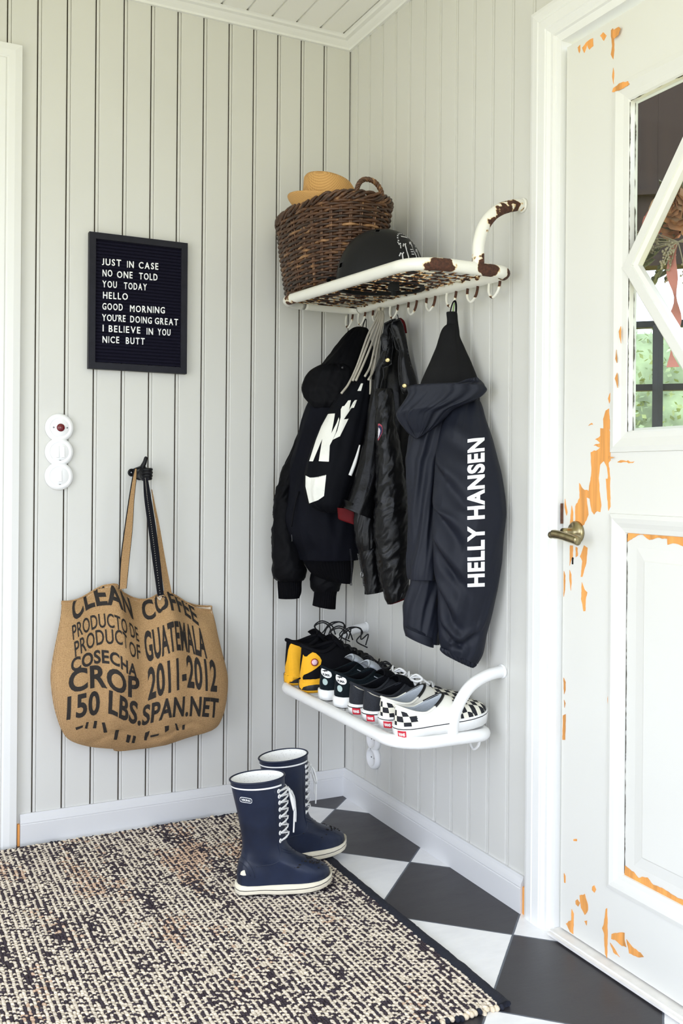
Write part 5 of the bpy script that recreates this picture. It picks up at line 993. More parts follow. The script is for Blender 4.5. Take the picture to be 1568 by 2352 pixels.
# ------------------------------------------------------------------ black leather jacket
Lj = thing('leather_jacket', 'worn black leather jacket with red lining hung in the middle', 'jacket', (-0.12, -0.43, 0.70), 'jackets hung under the hat rack')
cloth('body', 'lj_body', m_leather, Lj, depth=0.6, bmax=0.055, amp=0.006, fa=1.8, fs=5, seed=31, bottom='close')
cloth('front_panel', 'lj_front', m_leather, Lj, depth=0.9, bmax=0.034, amp=0.004, fa=1.0, fs=9, diag=.8, seed=33)
cloth('lining', 'lj_lining', m_redl, Lj, depth=0.3, bmax=0.012, amp=0.002, bottom='close')
cloth('side_panel', 'lj_side', m_leather, Lj, depth=0.8, bmax=0.03, amp=0.006, fa=1.2, fs=22, diag=2, seed=36)
cloth('lining', 'lj_sidelining', m_redl, Lj, depth=0.4, bmax=0.012, amp=0.002, bottom='close')
cloth('sleeve', 'lj_sleeve2', m_leather, Lj, depth=0.9, bmax=0.035, amp=0.004, fa=1.1, fs=30, diag=1.5, seed=38)
cloth('sleeve', 'lj_sleeve', m_leather, Lj, depth=0.95, bmax=0.052, amp=0.0042, fa=0.9, fs=26, diag=1.2, seed=41, nr=190, nc=110, sharp=0.85, oct2=0.5, bottom='close')
cloth('cuff_lining', 'lj_cuffhole', m_redl, Lj, depth=0.5, bmax=0.02, amp=0.001, bottom='close')
flap('collar', 'lj_lapel1', m_leather, Lj, 0.006, 0.010, wr=0.002); flap('collar', 'lj_lapel2', m_leather, Lj, 0.006, 0.012, wr=0.002)
cloth('collar_lining', 'lj_red', m_redl, Lj, depth=0.4, bmax=0.01, amp=0.001, bottom='close')
cord('hang_loop', [v3(p) for p in DATA['lj_loop']], (0.003, 0.0012), m_leather, Lj)
for k in ('lj_seam1', 'lj_seam2'): cord('piping', [v3(p) for p in DATA[k]], 0.0019, m_leather, Lj, 8)
Z_ = spline([v3(p) for p in DATA['lj_zip']], 9); mb = MB()
for p in Z_: mb.box((p.x - .0030, p.y - .0015, p.z - .0011), (p.x + .0030, p.y + .0015, p.z + .0011))
mb.build('zip', m_zip, Lj, False)
b1, b2, b3 = (v3(p) for p in DATA['lj_btn1']); b2 -= Vector((0.43, 0.90, 0)) * 0.026
for q_ in (b1, b2): MB().disc(q_, (-0.43, -0.9, 0.05), [(0.0068, -0.004), (0.0068, 0.0005), (0.0055, 0.0025), (0.0038, 0.0020), (0, 0.0022)], 22).build('snap_button', m_gold, Lj)
mb = MB(); mb.tube([(b3.x + .004 * math.cos(a), b3.y - .004, b3.z + .008 * math.sin(a)) for a in np.linspace(0, 6.283, 18, endpoint=False)], 0.0013, 6, closed=True); mb.build('zip_puller', m_zip, Lj)
slv = [c for c in Lj.children if c.name.startswith('sleeve')]; lb_ = bvh_of(slv)
P, d_ = DATA['lj_patch']; decal('patch', [v3(p) for p in P], polyF(P), d_, lb_, 0.0014, simple('red_embroidery', rgb(168, 70, 84), 0.8, 0.2, 300), Lj, 0.004)
P2 = [v3(p) for p in P]; c_ = sum(P2, Vector()) / len(P2); P3 = [c_ + (p - c_) * 0.78 for p in P2]; decal('patch', P3, polyF(P3), d_, lb_, 0.0020, simple('navy_embroidery', rgb(30, 32, 70), 0.8), Lj, 0.004)
P, d_ = DATA['lj_patchw']; decal('patch', [v3(p) for p in P], polyF(P), d_, lb_, 0.0026, simple('white_embroidery', rgb(216, 210, 218), 0.8), Lj, 0.004)

# ------------------------------------------------------------------ navy jacket with lettered sleeve
Hh = thing('rain_jacket', 'navy hooded rain jacket with white lettering up its sleeve', 'jacket', (-0.10, -0.76, 0.56), 'jackets hung under the hat rack')
cord('hang_loop', [v3(p) for p in DATA['hh_loop']], (0.0045, 0.0013), m_bj, Hh); cord('hang_loop_lining', [v3(p) for p in DATA['hh_loopg']], (0.0035, 0.0010), simple('green_tape', rgb(120, 190, 60), 0.6), Hh)
cloth('hood_neck', 'hh_neck', m_hhin, Hh, depth=0.8, bmax=0.014, amp=0.0012, bottom='close')
cloth('hood_lining', 'hh_cone', m_hhin, Hh, depth=0.75, bmax=0.045, amp=0.003, fa=1.6, fs=8, diag=1.0, seed=51, bottom='close', sharp=0.4)
cloth('hood', 'hh_hood', m_hh, Hh, depth=0.45, bmax=0.040, bmin=0.012, amp=0.0070, fa=1.6, fs=7, diag=2.2, seed=53, bottom='close', nc=120)
cloth('body', 'hh_body', m_hh, Hh, depth=1.0, bmax=0.042, amp=0.012, fa=1.1, fs=5, diag=1.6, seed=57, oct2=0.2, nc=110, nr=100)
sl = cloth('sleeve', 'hh_sleeve', m_hh, Hh, depth=0.65, bmax=0.058, amp=0.0075, fa=0.8, fs=4.5, diag=2.6, seed=61, nr=140, nc=140, sharp=0.5, oct2=0.2, extra=hhfold, bottom='close')
cloth('cuff', 'hh_cuff', m_hh, Hh, depth=0.6, bmax=0.030, amp=0.002, extra=ribs(22, 0.0016), nc=180)
cloth('sleeve', 'hh_sleeve2', m_hh, Hh, depth=0.8, bmax=0.032, amp=0.009, fa=1.0, fs=10, oct2=0.2, diag=2, seed=67)
cloth('cuff_strap', 'hh_strap', m_hh, Hh, depth=0.75, bmax=0.034, amp=0.0008)
Q = [v3(p) for p in DATA['hh_text'][0]]; Vt, Ft = text_vf('HELLY HANSEN', 1.0, 0.042, 1.10, 5); Un, _, _ = fit(Vt)
P = [Q[1] * ((1 - u) * (1 - v)) + Q[0] * ((1 - u) * v) + Q[2] * (u * (1 - v)) + Q[3] * (u * v) for u, v in Un]
decal('lettering', P, Ft, DATA['hh_text'][1], bvh_of([sl]), 0.0018, m_wtext, Hh, 0.008)

# ------------------------------------------------------------------ burlap tote bag
mt, n, b = new_mat('burlap')
t_ = N(n, 'ShaderNodeTexCoord')
w1 = N(n, 'ShaderNodeTexWave', wave_type='BANDS', bands_direction='X'); w2 = N(n, 'ShaderNodeTexWave', wave_type='BANDS', bands_direction='Z')
for w in (w1, w2): w.inputs['Scale'].default_value = 88; w.inputs['Distortion'].default_value = 2.5; w.inputs['Detail'].default_value = 2; n.links.new(t_.outputs['Object'], w.inputs['Vector'])
wv = add_(n, w1.outputs[0], w2.outputs[0], 'MULTIPLY'); f1 = noise_tex(n, 380, 3); f2 = noise_tex(n, 7, 3)
c_ = ramp(n, add_(n, add_(n, wv, 0.5, 'MULTIPLY'), add_(n, f1, 0.6, 'MULTIPLY')), [(0.16, rgb(112, 80, 46)), (0.40, rgb(176, 138, 92)), (0.75, rgb(214, 180, 134))])
n.links.new(mixc(n, 0.2, c_, ramp(n, f2, [(0.3, rgb(158, 122, 80)), (0.7, rgb(196, 160, 114))])), b.inputs['Base Color']); b.inputs['Roughness'].default_value = 0.92
bump(n, b, add_(n, wv, f1), 0.6, 0.0012); m_burlap = mt
m_ink = simple('faded_black_ink', rgb(36, 30, 26), 0.85, 0.35, 240)
m_lin = simple('pale_canvas_lining', rgb(214, 200, 180), 0.9, 0.08, 60)
m_strapb = simple('black_leather_strap', rgb(15, 15, 22), 0.6, 0.15, 200, 0.2, 0.0005, spec=0.15)
Tt = thing('tote_bag', 'burlap coffee sack tote bag with black printed words on the hand hook', 'bag', (-0.715, -0.09, 0.26))
def cur(key, ax_i, ax_o):
    P = spline([v3(p) for p in DATA[key]], 8); a = np.array([p[ax_i] for p in P]); o_ = np.argsort(a); return a[o_], np.array([p[ax_o] for p in P])[o_]
lz, lx = cur('tote_L', 2, 0); rz, rx = cur('tote_R', 2, 0); t1x, t1z = cur('tote_topF', 0, 2); t2x, t2z = cur('tote_topF2', 0, 2)
def ztop(x, front):
    xs = np.concatenate([t1x[t1x < -0.668], t2x[t2x >= -0.668]]); zs = np.concatenate([t1z[t1x < -0.668], t2z[t2x >= -0.668]])
    z = float(np.interp(x, xs, zs))
    if not front: z = 0.60 * z + 0.40 * 0.675
    return z
ZB = min(lz.min(), rz.min()) + 0.003; nc = 176; nr = 70; V = []
def tote_pt(th, t, inner=0.0):
    cs, sn = math.cos(th), math.sin(th); z = ZB + 0.39 * t
    for _ in range(3):
        xl = float(np.interp(z, lz, lx)); xr = float(np.interp(z, rz, rx)); xc = (xl + xr) / 2; a = (xr - xl) / 2 - inner
        x = xc + a * math.copysign(abs(cs) ** 0.8, cs); zt = ztop(x, sn < 0); z = ZB + (zt - ZB) * t
    bb = (0.020 + 0.062 * math.sin(math.pi * min(1, t * 1.0 + 0.02)) ** 0.65) * (1 - 0.25 * t) - inner
    if t > 0.93: bb *= 1 - 0.2 * (t - 0.93) / 0.07
    y = -(bb + 0.014) + bb * math.copysign(abs(sn) ** 0.8, sn)
    if sn < 0:
        k_ = -sn; fo = 0.016 * math.exp(-((x + 0.790 + 0.03 * (1 - t)) / 0.035) ** 2) + 0.012 * math.exp(-((x + 0.640) / 0.035) ** 2) - 0.020 * math.exp(-((x + 0.725 - 0.01 * (1 - t)) / 0.030) ** 2) - 0.010 * math.exp(-((x + 0.58) / 0.03) ** 2) - 0.008 * math.exp(-((x + 0.86) / 0.03) ** 2)
        y -= k_ * fo * (0.25 + 0.75 * t) + k_ * 0.006 * fbm(x * 14, 0.3, z * 9)
        y += 0.012 * k_ * math.exp(-((z - ZB - 0.055 - 0.02 * math.sin(x * 30)) / 0.008) ** 2) * 0.5
    return Vector((x, min(y, -0.006), z))
for i in range(nr):
    for j in range(nc): V.append(tote_pt(2 * math.pi * j / nc, i / (nr - 1)))
F = grid_faces(nr, nc); c0 = sum(V[:nc], Vector()) / nc; V.append(c0); F += [(len(V) - 1, (j + 1) % nc, j) for j in range(nc)]
tb = mk('bag_body', V, F, m_burlap, Tt)
V = []
for i in range(10):
    for j in range(nc): p = tote_pt(2 * math.pi * j / nc, 1 - 0.03 * i, 0.0025); V.append(p)
mk('lining', V, grid_faces(10, nc), m_lin, Tt)
V = [tote_pt(2 * math.pi * j / nc, 1.0) for j in range(nc)]; MB().tube(V, 0.0022, 6, closed=True).build('top_hem', m_burlap, Tt)
tbv = bvh_of([tb])
for word, base, h in DATA['tote_text']:
    B_ = spline([(p[0] / 1000, -0.17, p[1] / 1000) for p in base], 10); ln = [0.0]
    for i in range(1, len(B_)): ln.append(ln[-1] + (B_[i] - B_[i - 1]).length)
    Vt, Ft = text_vf(word, 1.0, 0.012 if word.startswith('PRODUCT') else 0.03, 1.05, 4); Un, _, _ = fit(Vt); Uf = refine([Vector((u * ln[-1], v * h / 1000, 0)) for u, v in Un], Ft, 0.008); P = []
    for q_ in Uf[0]:
        s_ = q_.x; i = min(len(ln) - 2, max(0, int(np.searchsorted(ln, s_)) - 1)); f = (s_ - ln[i]) / (ln[i + 1] - ln[i]); p = B_[i].lerp(B_[i + 1], f); P.append(Vector((p.x, -0.17, p.z + q_.y)))
    decal('lettering', P, [tuple(f) for f in Uf[1]], (0, 1, 0), tbv, 0.0012, m_ink, Tt, 0.008)
for q_ in DATA['tote_frag']: decal('lettering', [(x / 1000, -0.17, z / 1000) for x, z in q_], polyF(q_), (0, 1, 0), tbv, 0.0012, m_ink, Tt, 0.008)
def ribbon(name, ka, kb, mat, thick=0.0025, n_=10, grow=0.0, back=0.0):
    A1 = spline([v3(p) for p in DATA[ka]], n_); B1 = spline([v3(p) for p in DATA[kb]], n_); V = []
    for a, b_ in zip(A1, B1):
        s_ = (b_ - a).normalized() * grow; o = Vector((0, back, 0)); V += [a - s_ + o, b_ + s_ + o, b_ + s_ + o + Vector((0, thick, 0)), a - s_ + o + Vector((0, thick, 0))]
    return mk(name, V, grid_faces(len(A1), 4), mat, Tt, False)
ribbon('strap', 'tote_s1', 'tote_s1r', m_burlap); ribbon('strap_backing', 'tote_s1', 'tote_s1r', m_strapb, 0.003, 10, 0.0022, 0.003)
ribbon('strap', 'tote_s3', 'tote_s3r', m_burlap); stb_ = ribbon('strap_backing', 'tote_s2', 'tote_s2r', m_strapb)
A1 = spline([v3(p) for p in DATA['tote_s2']], 14); B1 = spline([v3(p) for p in DATA['tote_s2r']], 14); mb = MB()
for a, b_ in list(zip(A1, B1))[::1]:
    p = a.lerp(b_, 0.42); mb.box((p.x - .0006, p.y - .0012, p.z - .0012), (p.x + .0006, p.y, p.z + .0012))
mb.build('stitching', m_cordw, stb_, False)
# loop of the straps over the hook
mb = MB(); Hy = -0.030
mb.tube(spline([v3(DATA['tote_s1'][0]) + Vector((.003, .01, 0)), (X0 - 0.010, Hy, 1.088), (X0, Hy, 1.091), (X0 + 0.012, Hy, 1.084), v3(DATA['tote_s2r'][0]) + Vector((-.004, .02, 0.006))], 6), (0.009, 0.0022), 10, flat=(0, 1, 0)); mb.build('strap_loop', m_strapb, Tt)

# ------------------------------------------------------------------ woven rug: one knot per crossing
rg = np.random.default_rng(8)
RX0, RX1, RY0, RY1 = -1.42, -0.312, -1.305, -0.052
cols_ = np.arange(RX0, RX1, 0.0070); kv = []; kc = []; kf = []
base = []; NU, NV = 6, 4
for j in range(NV + 1):
    p = math.pi * j / NV
    for i in range(NU): a = 2 * math.pi * i / NU; base.append((math.sin(p) * math.cos(a), math.sin(p) * math.sin(a), math.cos(p)))
base = np.array(base); bf = np.array(grid_faces(NV + 1, NU))
NAVY, CREAM, TAN = (0.017, 0.020, 0.042), (0.82, 0.73, 0.60), (0.70, 0.50, 0.36)
for ci, x in enumerate(cols_):
    dots = ci % 2; step = 0.0072; ys = np.arange(RY0, RY1, step) + (step * (0.5 + ((ci // 2) % 2)) if dots else 0); m_ = len(ys); r1 = rg.random(m_); r2 = rg.random(m_)
    for ri, yy in enumerate(ys):
        if yy > RY1: continue
        a = noise.noise(Vector((x * 24, yy * 5.0, 0.5))); b_ = noise.noise(Vector((x * 13 + 7, yy * 5, 2.5))); r_ = r1[ri]
        if dots: dark = r_ < 0.96 if ri % 2 else r_ < 0.24 + max(0, a) * 0.9
        else: dark = r_ < 0.07 + 0.95 * max(0, a - 0.08)
        c_ = NAVY if dark else (TAN if b_ + 0.6 * (r2[ri] - 0.5) > 0.48 else CREAM)
        L_, Wd, Hh_ = ((0.0062, 0.0046, 0.0042) if dark else (0.0052, 0.0040, 0.0038)) if dots else (0.0070, 0.0043, 0.0042)
        ang = 0.42 + rg.normal(0, 0.14); ca, sa = math.cos(ang), math.sin(ang)
        q_ = base * np.array([Wd, L_, Hh_]) * (0.9 + 0.2 * rg.random()); X = q_[:, 0] * ca - q_[:, 1] * sa; Y = q_[:, 0] * sa + q_[:, 1] * ca; Z = q_[:, 2] + 0.0080 + rg.normal(0, 0.0005) + Y * 0.08
        k = len(kv) * len(base); kv.append(np.stack([X + x + rg.normal(0, .0007), Y + yy + rg.normal(0, .001), Z], 1)); kf.append(bf + k); kc.append((c_, 0.85 + 0.3 * rg.random()))
Vk = np.concatenate(kv); Fk = np.concatenate(kf)
me = bpy.data.meshes.new('woven_pile'); me.vertices.add(len(Vk)); me.loops.add(Fk.size); me.polygons.add(len(Fk))
me.loops.foreach_set('vertex_index', Fk.ravel().astype(np.int32)); me.polygons.foreach_set('loop_start', np.arange(0, Fk.size, 4, dtype=np.int32))
RC = np.array([(RX0 + RX1) / 2, (RY0 + RY1) / 2, 0.0]); me.vertices.foreach_set('co', (Vk - RC).ravel()); me.polygons.foreach_set('use_smooth', [True] * len(Fk)); me.update(calc_edges=True); me.validate()
cc = np.array([[c_[0] * s_, c_[1] * s_, c_[2] * s_, 1.0] for c_, s_ in kc]); cc = np.repeat(cc, len(base), 0)
ca_ = me.color_attributes.new('yarn', 'FLOAT_COLOR', 'POINT'); ca_.data.foreach_set('color', cc.ravel())
mt, n, b = new_mat('rug_yarn'); a_ = N(n, 'ShaderNodeVertexColor', layer_name='yarn'); f1 = noise_tex(n, 700, 2)
n.links.new(mixc(n, add_(n, f1, 0.25, 'MULTIPLY'), a_.outputs[0], rgb(150, 120, 90)), b.inputs['Base Color']); b.inputs['Roughness'].default_value = 0.95; b.inputs['Specular IOR Level'].default_value = 0.2; bump(n, b, f1, 0.6, 0.0008)
rug = thing('woven_rug', 'flat woven rug of cream and navy yarn with navy edge on the tiles', 'rug', tuple(RC))
me.materials.append(mt); po = bpy.data.objects.new('woven_pile', me); col.objects.link(po); po.parent = rug
m_creamy = simple('cream_yarn', rgb(226, 210, 184), 0.95, 0.2, 300, 0.5, 0.001)
m_navy = simple('navy_wool', rgb(30, 33, 46), 0.95, 0.4, 350, 0.8, 0.002)
mb = MB(); mb.box((RX0, RY0 + 0.004, 0.0), (RX1 + 0.004, RY1 - 0.003, 0.0062)); mb.build('backing', m_navy, rug, False)
V = []; ny = 160; pr = [(0.0, 0.0), (0.026, 0.0), (0.029, 0.004), (0.027, 0.010), (0.018, 0.0125), (0.008, 0.0125), (-0.002, 0.011), (-0.004, 0.004)]
for i in range(ny):
    y = RY0 - 0.006 + (RY1 - RY0 + 0.010) * i / (ny - 1); wob = 0.004 * fbm(y * 6, 0.2, 1) + 0.0015 * fbm(y * 45, 3, 1)
    for u, z in pr: V.append((RX1 + u + wob, y, z + 0.0012 * fbm(y * 70, u * 300, z * 300)))
k_ = len(pr); F = grid_faces(ny, k_) + [tuple(range(k_)), tuple(reversed(range((ny - 1) * k_, ny * k_)))]
mk('edge_binding', V, F, m_navy, rug)
for yy, dz in ((RY0 - 0.004, 0.006), (RY1 + 0.002, 0.006)):
    mb = MB(); x = RX0
    while x < RX1 + 0.01:
        w = rg.uniform(0.007, 0.013); mb.sphere((x, yy + rg.normal(0, 0.002), dz + rg.normal(0, .001)), (w * 0.6, 0.0085, 0.0060), 8, 6, 0 if rg.random() < (0.68 if yy > -0.5 else 0.35) else 1); x += w
    mb.build('fringe', [m_navy, m_creamy], rug)
# ------------------------------------------------------------------ shoes
HWS = [0, .01, .04, .10, .20, .35, .50, .65, .75, .85, .92, .97, .992, 1.0]
HWV = [0, .15, .29, .37, .40, .39, .42, .475, .49, .455, .37, .235, .125, 0]
def hw(s): return float(np.interp(s, HWS, HWV))
class Shoe:
    def __init__(s, L, W, hs, hh, hm, ht, toe, a0, a1, ow, origin, yaw, pitch=0.045, flip=1):
        s.L, s.W, s.hs, s.hh, s.hm, s.ht, s.toe, s.a0, s.a1, s.ow = L, W, hs, hh, hm, ht, toe, a0 * L, a1 * L, ow
        s.spring = 1.0; s.M = Matrix.Translation(Vector(origin)) @ Matrix.Rotation(yaw, 4, 'Z') @ Matrix.Rotation(-pitch, 4, 'Y'); s.flip = flip
    def wd(s, p): return s.M @ Vector(p)
    def plan(s, ph, grow=0.0):
        q_ = (1 + math.cos(ph)) / 2; q_ = max(0, min(1, q_)); sg = 1 if math.sin(ph) >= 0 else -1
        l = s.L * q_; w = s.W * hw(q_) * sg + s.flip * 0.05 * s.W * math.sin(math.pi * min(1, q_ * 1.1))
        c_ = Vector((s.L * 0.5, 0, 0)); p = Vector((l, w, 0)); d_ = (p - c_)
        return p + d_.normalized() * grow
    def opening(s, ph):
        q_ = (1 + math.cos(ph)) / 2; l = s.a0 + (s.a1 - s.a0) * q_
        h = s.hh + (s.hm - s.hh) * math.sin(min(1, q_ / 0.5) * math.pi / 2) if q_ < 0.5 else s.hm + (s.ht - s.hm) * ((q_ - 0.5) / 0.5) ** 1.3
        return Vector((l, s.ow * math.sin(ph) * (0.82 + 0.25 * math.sin(math.pi * q_)) + s.flip * 0.04 * s.W * q_, h))
    def pt(s, ph, t):
        q_ = (1 + math.cos(ph)) / 2; P0 = s.plan(ph, -0.002) + Vector((0, 0, s.hs + 0.006 * q_ ** 6)); P3 = s.opening(ph)
        c1 = 0.5 * (s.hh - s.hs) * (1 - q_ ** 2) + (s.toe - s.hs) * 1.15 * q_ ** 2
        P1 = P0 + Vector((0, 0, c1)); k = 0.10 + 0.42 * q_ ** 2
        P2 = P3 + Vector(((P0.x - P3.x) * k, (P0.y - P3.y) * (0.30 + 0.3 * q_), 0)); P2.z = P3.z - (P3.z - max(s.toe, s.hs + .01)) * (0.45 + 0.25 * q_ ** 2)
        m_ = 1 - t
        return P0 * m_ ** 3 + P1 * (3 * m_ * m_ * t) + P2 * (3 * m_ * t * t) + P3 * t ** 3
    def upper(s, name, mats, parent, reg, nu=150, nt=38, uvf=None):
        V = []; U = []; fm = []; F = []
        for i in range(nt + 1):
            for j in range(nu):
                ph = 2 * math.pi * j / nu; p = s.pt(ph, i / nt); V.append(s.wd(p)); U.append(uvf(p, ph, i / nt) if uvf else (p.x, p.y))
        for i in range(nt):
            for j in range(nu):
                ph = 2 * math.pi * (j + .5) / nu; t = (i + .5) / nt; F.append((i * nu + j, i * nu + (j + 1) % nu, (i + 1) * nu + (j + 1) % nu, (i + 1) * nu + j)); fm.append(reg(s.pt(ph, t), ph, t))
        return mk(name, V, F, mats, parent, True, fm, U)
    def inside(s, name, mat, parent, nu=80, depth=None):
        V = []; rows = []
        for k in range(7):
            for j in range(nu):
                ph = 2 * math.pi * j / nu; P = s.opening(ph); c_ = Vector(((s.a0 + s.a1) / 2, 0, P.z)); d_ = (P - c_); t = k / 6
                bot = Vector((c_.x + d_.x * 1.0 + 0.02 * s.L * max(0, math.cos(ph)), c_.y + d_.y * 0.95, s.hs + 0.008)); a = P - d_.normalized() * (0.0045 if k else 0.0) + Vector((0, 0, 0.0012 if k < 2 else 0))
                V.append(s.wd(a.lerp(bot, max(0, (k - 1) / 5))))
        F = grid_faces(7, nu) + [tuple(6 * nu + j for j in range(nu))]
        return mk(name, V, F, mat, parent, True)
    def collar(s, name, mat, parent, r=0.0032):
        return MB().tube([s.wd(s.opening(2 * math.pi * j / 90)) for j in range(90)], r, 8, closed=True).build(name, mat, parent)
    def sole(s, name, mats, parent, bands, grow=0.002, nu=120):
        """bands: [(fraction of height, material index)] from the ground up"""
        V = []; F = []; fm = []; hs_ = [0.0]; mi = []
        for f, m_ in bands: hs_.append(f); mi.append(m_)
        for k, f in enumerate(hs_):
            for j in range(nu):
                ph = 2 * math.pi * j / nu; q_ = (1 + math.cos(ph)) / 2; p = s.plan(ph, grow - (0.003 if k == 0 else 0)); p.z = f * s.hs + s.spring * ((1 - f) * 0.007 + f * 0.008) * q_ ** 6 + (s.spring - 1) * 0.005 * math.sin(math.pi * min(1, q_ * 2.2)) ** 2 * (q_ < 0.455) * (0.3 + 0.7 * (1 - f)); V.append(s.wd(p))
        for k in range(len(bands)):
            for j in range(nu): F.append((k * nu + j, k * nu + (j + 1) % nu, (k + 1) * nu + (j + 1) % nu, (k + 1) * nu + j)); fm.append(mi[k])
        k0 = len(V); top = len(bands) * nu
        for j in range(nu): p = s.plan(2 * math.pi * j / nu, -0.006); p.z = s.hs + .003; V.append(s.wd(p))
        for j in range(nu): F.append((top + j, top + (j + 1) % nu, k0 + (j + 1) % nu, k0 + j)); fm.append(mi[-1])
        F.append(tuple(reversed(range(nu)))); fm.append(mi[0]); F.append(tuple(k0 + j for j in range(nu))); fm.append(mi[-1])
        return mk(name, V, F, mats, parent, True, fm)
    def tongue(s, name, mat, parent, ht, w=0.030, l0=None, lean=0.02):
        V = []; nl, nw = 12, 9; l0 = l0 or s.a1 + 0.02
        for side in (0, 1):
            for i in range(nl):
                t = i / (nl - 1); l = l0 - (l0 - s.a1 + lean) * t; h = (s.pt(0.0, 0.8).z) * (1 - t) + ht * t + 0.006 * math.sin(math.pi * t)
                for j in range(nw):
                    u = (j / (nw - 1) - 0.5) * 2; ww = w * (0.75 + 0.25 * t) * (1 if t < 0.9 else 0.88); V.append(s.wd((l - 0.010 * u * u - side * 0.005, u * ww, h - 0.010 * u * u - side * 0.004)))
        n1 = nl * nw; F = []
        for i in range(nl - 1):
            for j in range(nw - 1):
                a = i * nw + j; F.append((a, a + 1, a + nw + 1, a + nw)); F.append((n1 + a + nw, n1 + a + nw + 1, n1 + a + 1, n1 + a))
        for i in range(nl - 1): a = i * nw; F.append((a, a + nw, n1 + a + nw, n1 + a)); a = i * nw + nw - 1; F.append((a + nw, a, n1 + a, n1 + a + nw))
        for j in range(nw - 1): a = (nl - 1) * nw + j; F.append((a, a + 1, n1 + a + 1, n1 + a)[::-1])
        return mk(name, V, F, mat, parent, True)
    def laces(s, name, mat, parent, t0=0.45, t1=0.95, n_=5, half=0.42, r=0.0022, bow=True, seed=0):
        mb = MB(); rd_ = random.Random(seed); P = []
        for i in range(n_):
            t = t0 + (t1 - t0) * i / (n_ - 1)
            A1, B1, C1 = s.pt(half, t), s.pt(-half, t), s.pt(0.0, t); up = Vector((0, 0, 0.0035)); P.append((A1 + up * .6, C1 + up * 1.5, B1 + up * .6))
        for i, (a, c_, b_) in enumerate(P):
            mb.tube([s.wd(p) for p in spline([a, c_, b_], 5)], (r * 1.25, r * 0.7), 8)
            if i: mb.tube([s.wd(p) for p in spline([P[i - 1][0], (P[i - 1][1] + c_) / 2 + Vector((0, 0, .003)), b_], 5)], (r * 1.25, r * 0.7), 8); mb.tube([s.wd(p) for p in spline([P[i - 1][2], (P[i - 1][1] + c_) / 2 + Vector((0, 0, .003)), a], 5)], (r * 1.25, r * 0.7), 8)
        if bow:
            c_ = P[-1][1] + Vector((0.0, 0, 0.005))
            for sg in (-1, 1):
                mb.tube([s.wd(p) for p in spline([c_, c_ + Vector((.012, sg * .018, .012)), c_ + Vector((.020, sg * .036, .002)), c_ + Vector((.006, sg * .028, -.004)), c_], 6)], (r * 1.2, r * .7), 8)
                mb.tube([s.wd(p) for p in spline([c_, c_ + Vector((.02, sg * .015, .004)), c_ + Vector((.035, sg * .03, -.008)), c_ + Vector((.045, sg * .034, -.016))], 6)], (r * 1.2, r * .7), 8)
        return mb.build(name, mat, parent)
    def bounds(s): return s.wd((s.L * 0.5, 0, 0))

m_knit = weave('black_nubuck', rgb(17, 17, 21), 0.8, 500, 0.3, 0.0, 0.1)
m_yel = weave('yellow_nubuck', rgb(248, 182, 34), 0.75, 500, 0.08, 0.1)
m_suede = weave('blue_black_suede', rgb(20, 28, 33), 0.9, 300, 0.4, 0.05, 0.1)
m_grey = weave('charcoal_suede', rgb(46, 48, 53), 0.9, 350, 0.25, 0.05, 0.15)
m_canvas = weave('off_white_canvas', rgb(240, 238, 228), 0.85, 700, 0.04, 0.05)
m_rub = simple('white_rubber', rgb(244, 244, 242), 0.5, 0.04, 40)
m_blkline = simple('black_rubber_line', rgb(20, 20, 22), 0.5)
m_redtab = simple('red_heel_tab', rgb(206, 30, 52), 0.5)
m_inn = weave('grey_blue_lining', rgb(178, 184, 190), 0.85, 400, 0.1, 0.1)
m_inb = weave('black_lining', rgb(14, 15, 19), 0.9, 400, 0.2, 0.0, 0.1)
m_lace = weave('black_lace', rgb(20, 20, 22), 0.8, 900, 0.2)
m_lacew = weave('white_lace', rgb(238, 238, 236), 0.85, 900, 0.1)
mt, n, b = new_mat('black_white_check')
uvn = N(n, 'ShaderNodeUVMap', uv_map='uv'); ck = N(n, 'ShaderNodeTexChecker'); ck.inputs['Scale'].default_value = 1.0; ck.inputs[1].default_value = rgb(236, 232, 216); ck.inputs[2].default_value = rgb(26, 27, 34)
n.links.new(uvn.outputs[0], ck.inputs['Vector']); n.links.new(ck.outputs[0], b.inputs['Base Color']); b.inputs['Roughness'].default_value = 0.85
m_check = mt
ZR = 0.4270
def pressed(name, key, bv, mat, parent, off=0.0012, res=0.005):
    P, d_ = DATA[key]; return decal(name, [v3(p) for p in P], polyF(P), d_, bv, off, mat, parent, res)
def spot(name, s, ph, t, rx, rz, mat, parent, bv, off=0.0012, shape=None, faces=None):
    """a small badge on the shoe surface at (angle, height)"""
    p = s.wd(s.pt(ph, t)); e1 = (s.wd(s.pt(ph + .05, t)) - s.wd(s.pt(ph - .05, t))).normalized(); e2 = (s.wd(s.pt(ph, min(1, t + .05))) - s.wd(s.pt(ph, t - .05))).normalized(); nn = e1.cross(e2).normalized(); c_ = s.wd((s.L * .4, 0, s.hs))
    if nn.dot(p - c_) < 0: nn = -nn
    P = [p + e1 * (rx * math.cos(a)) + e2 * (rz * math.sin(a)) for a in np.linspace(0, 2 * math.pi, 28, endpoint=False)] if shape is None else [p + e1 * (rx * x) + e2 * (rz * y) for x, y in shape]
    return decal(name, P, faces or polyF(P), -nn, bv, off, mat, parent, 0.004, 0.03)

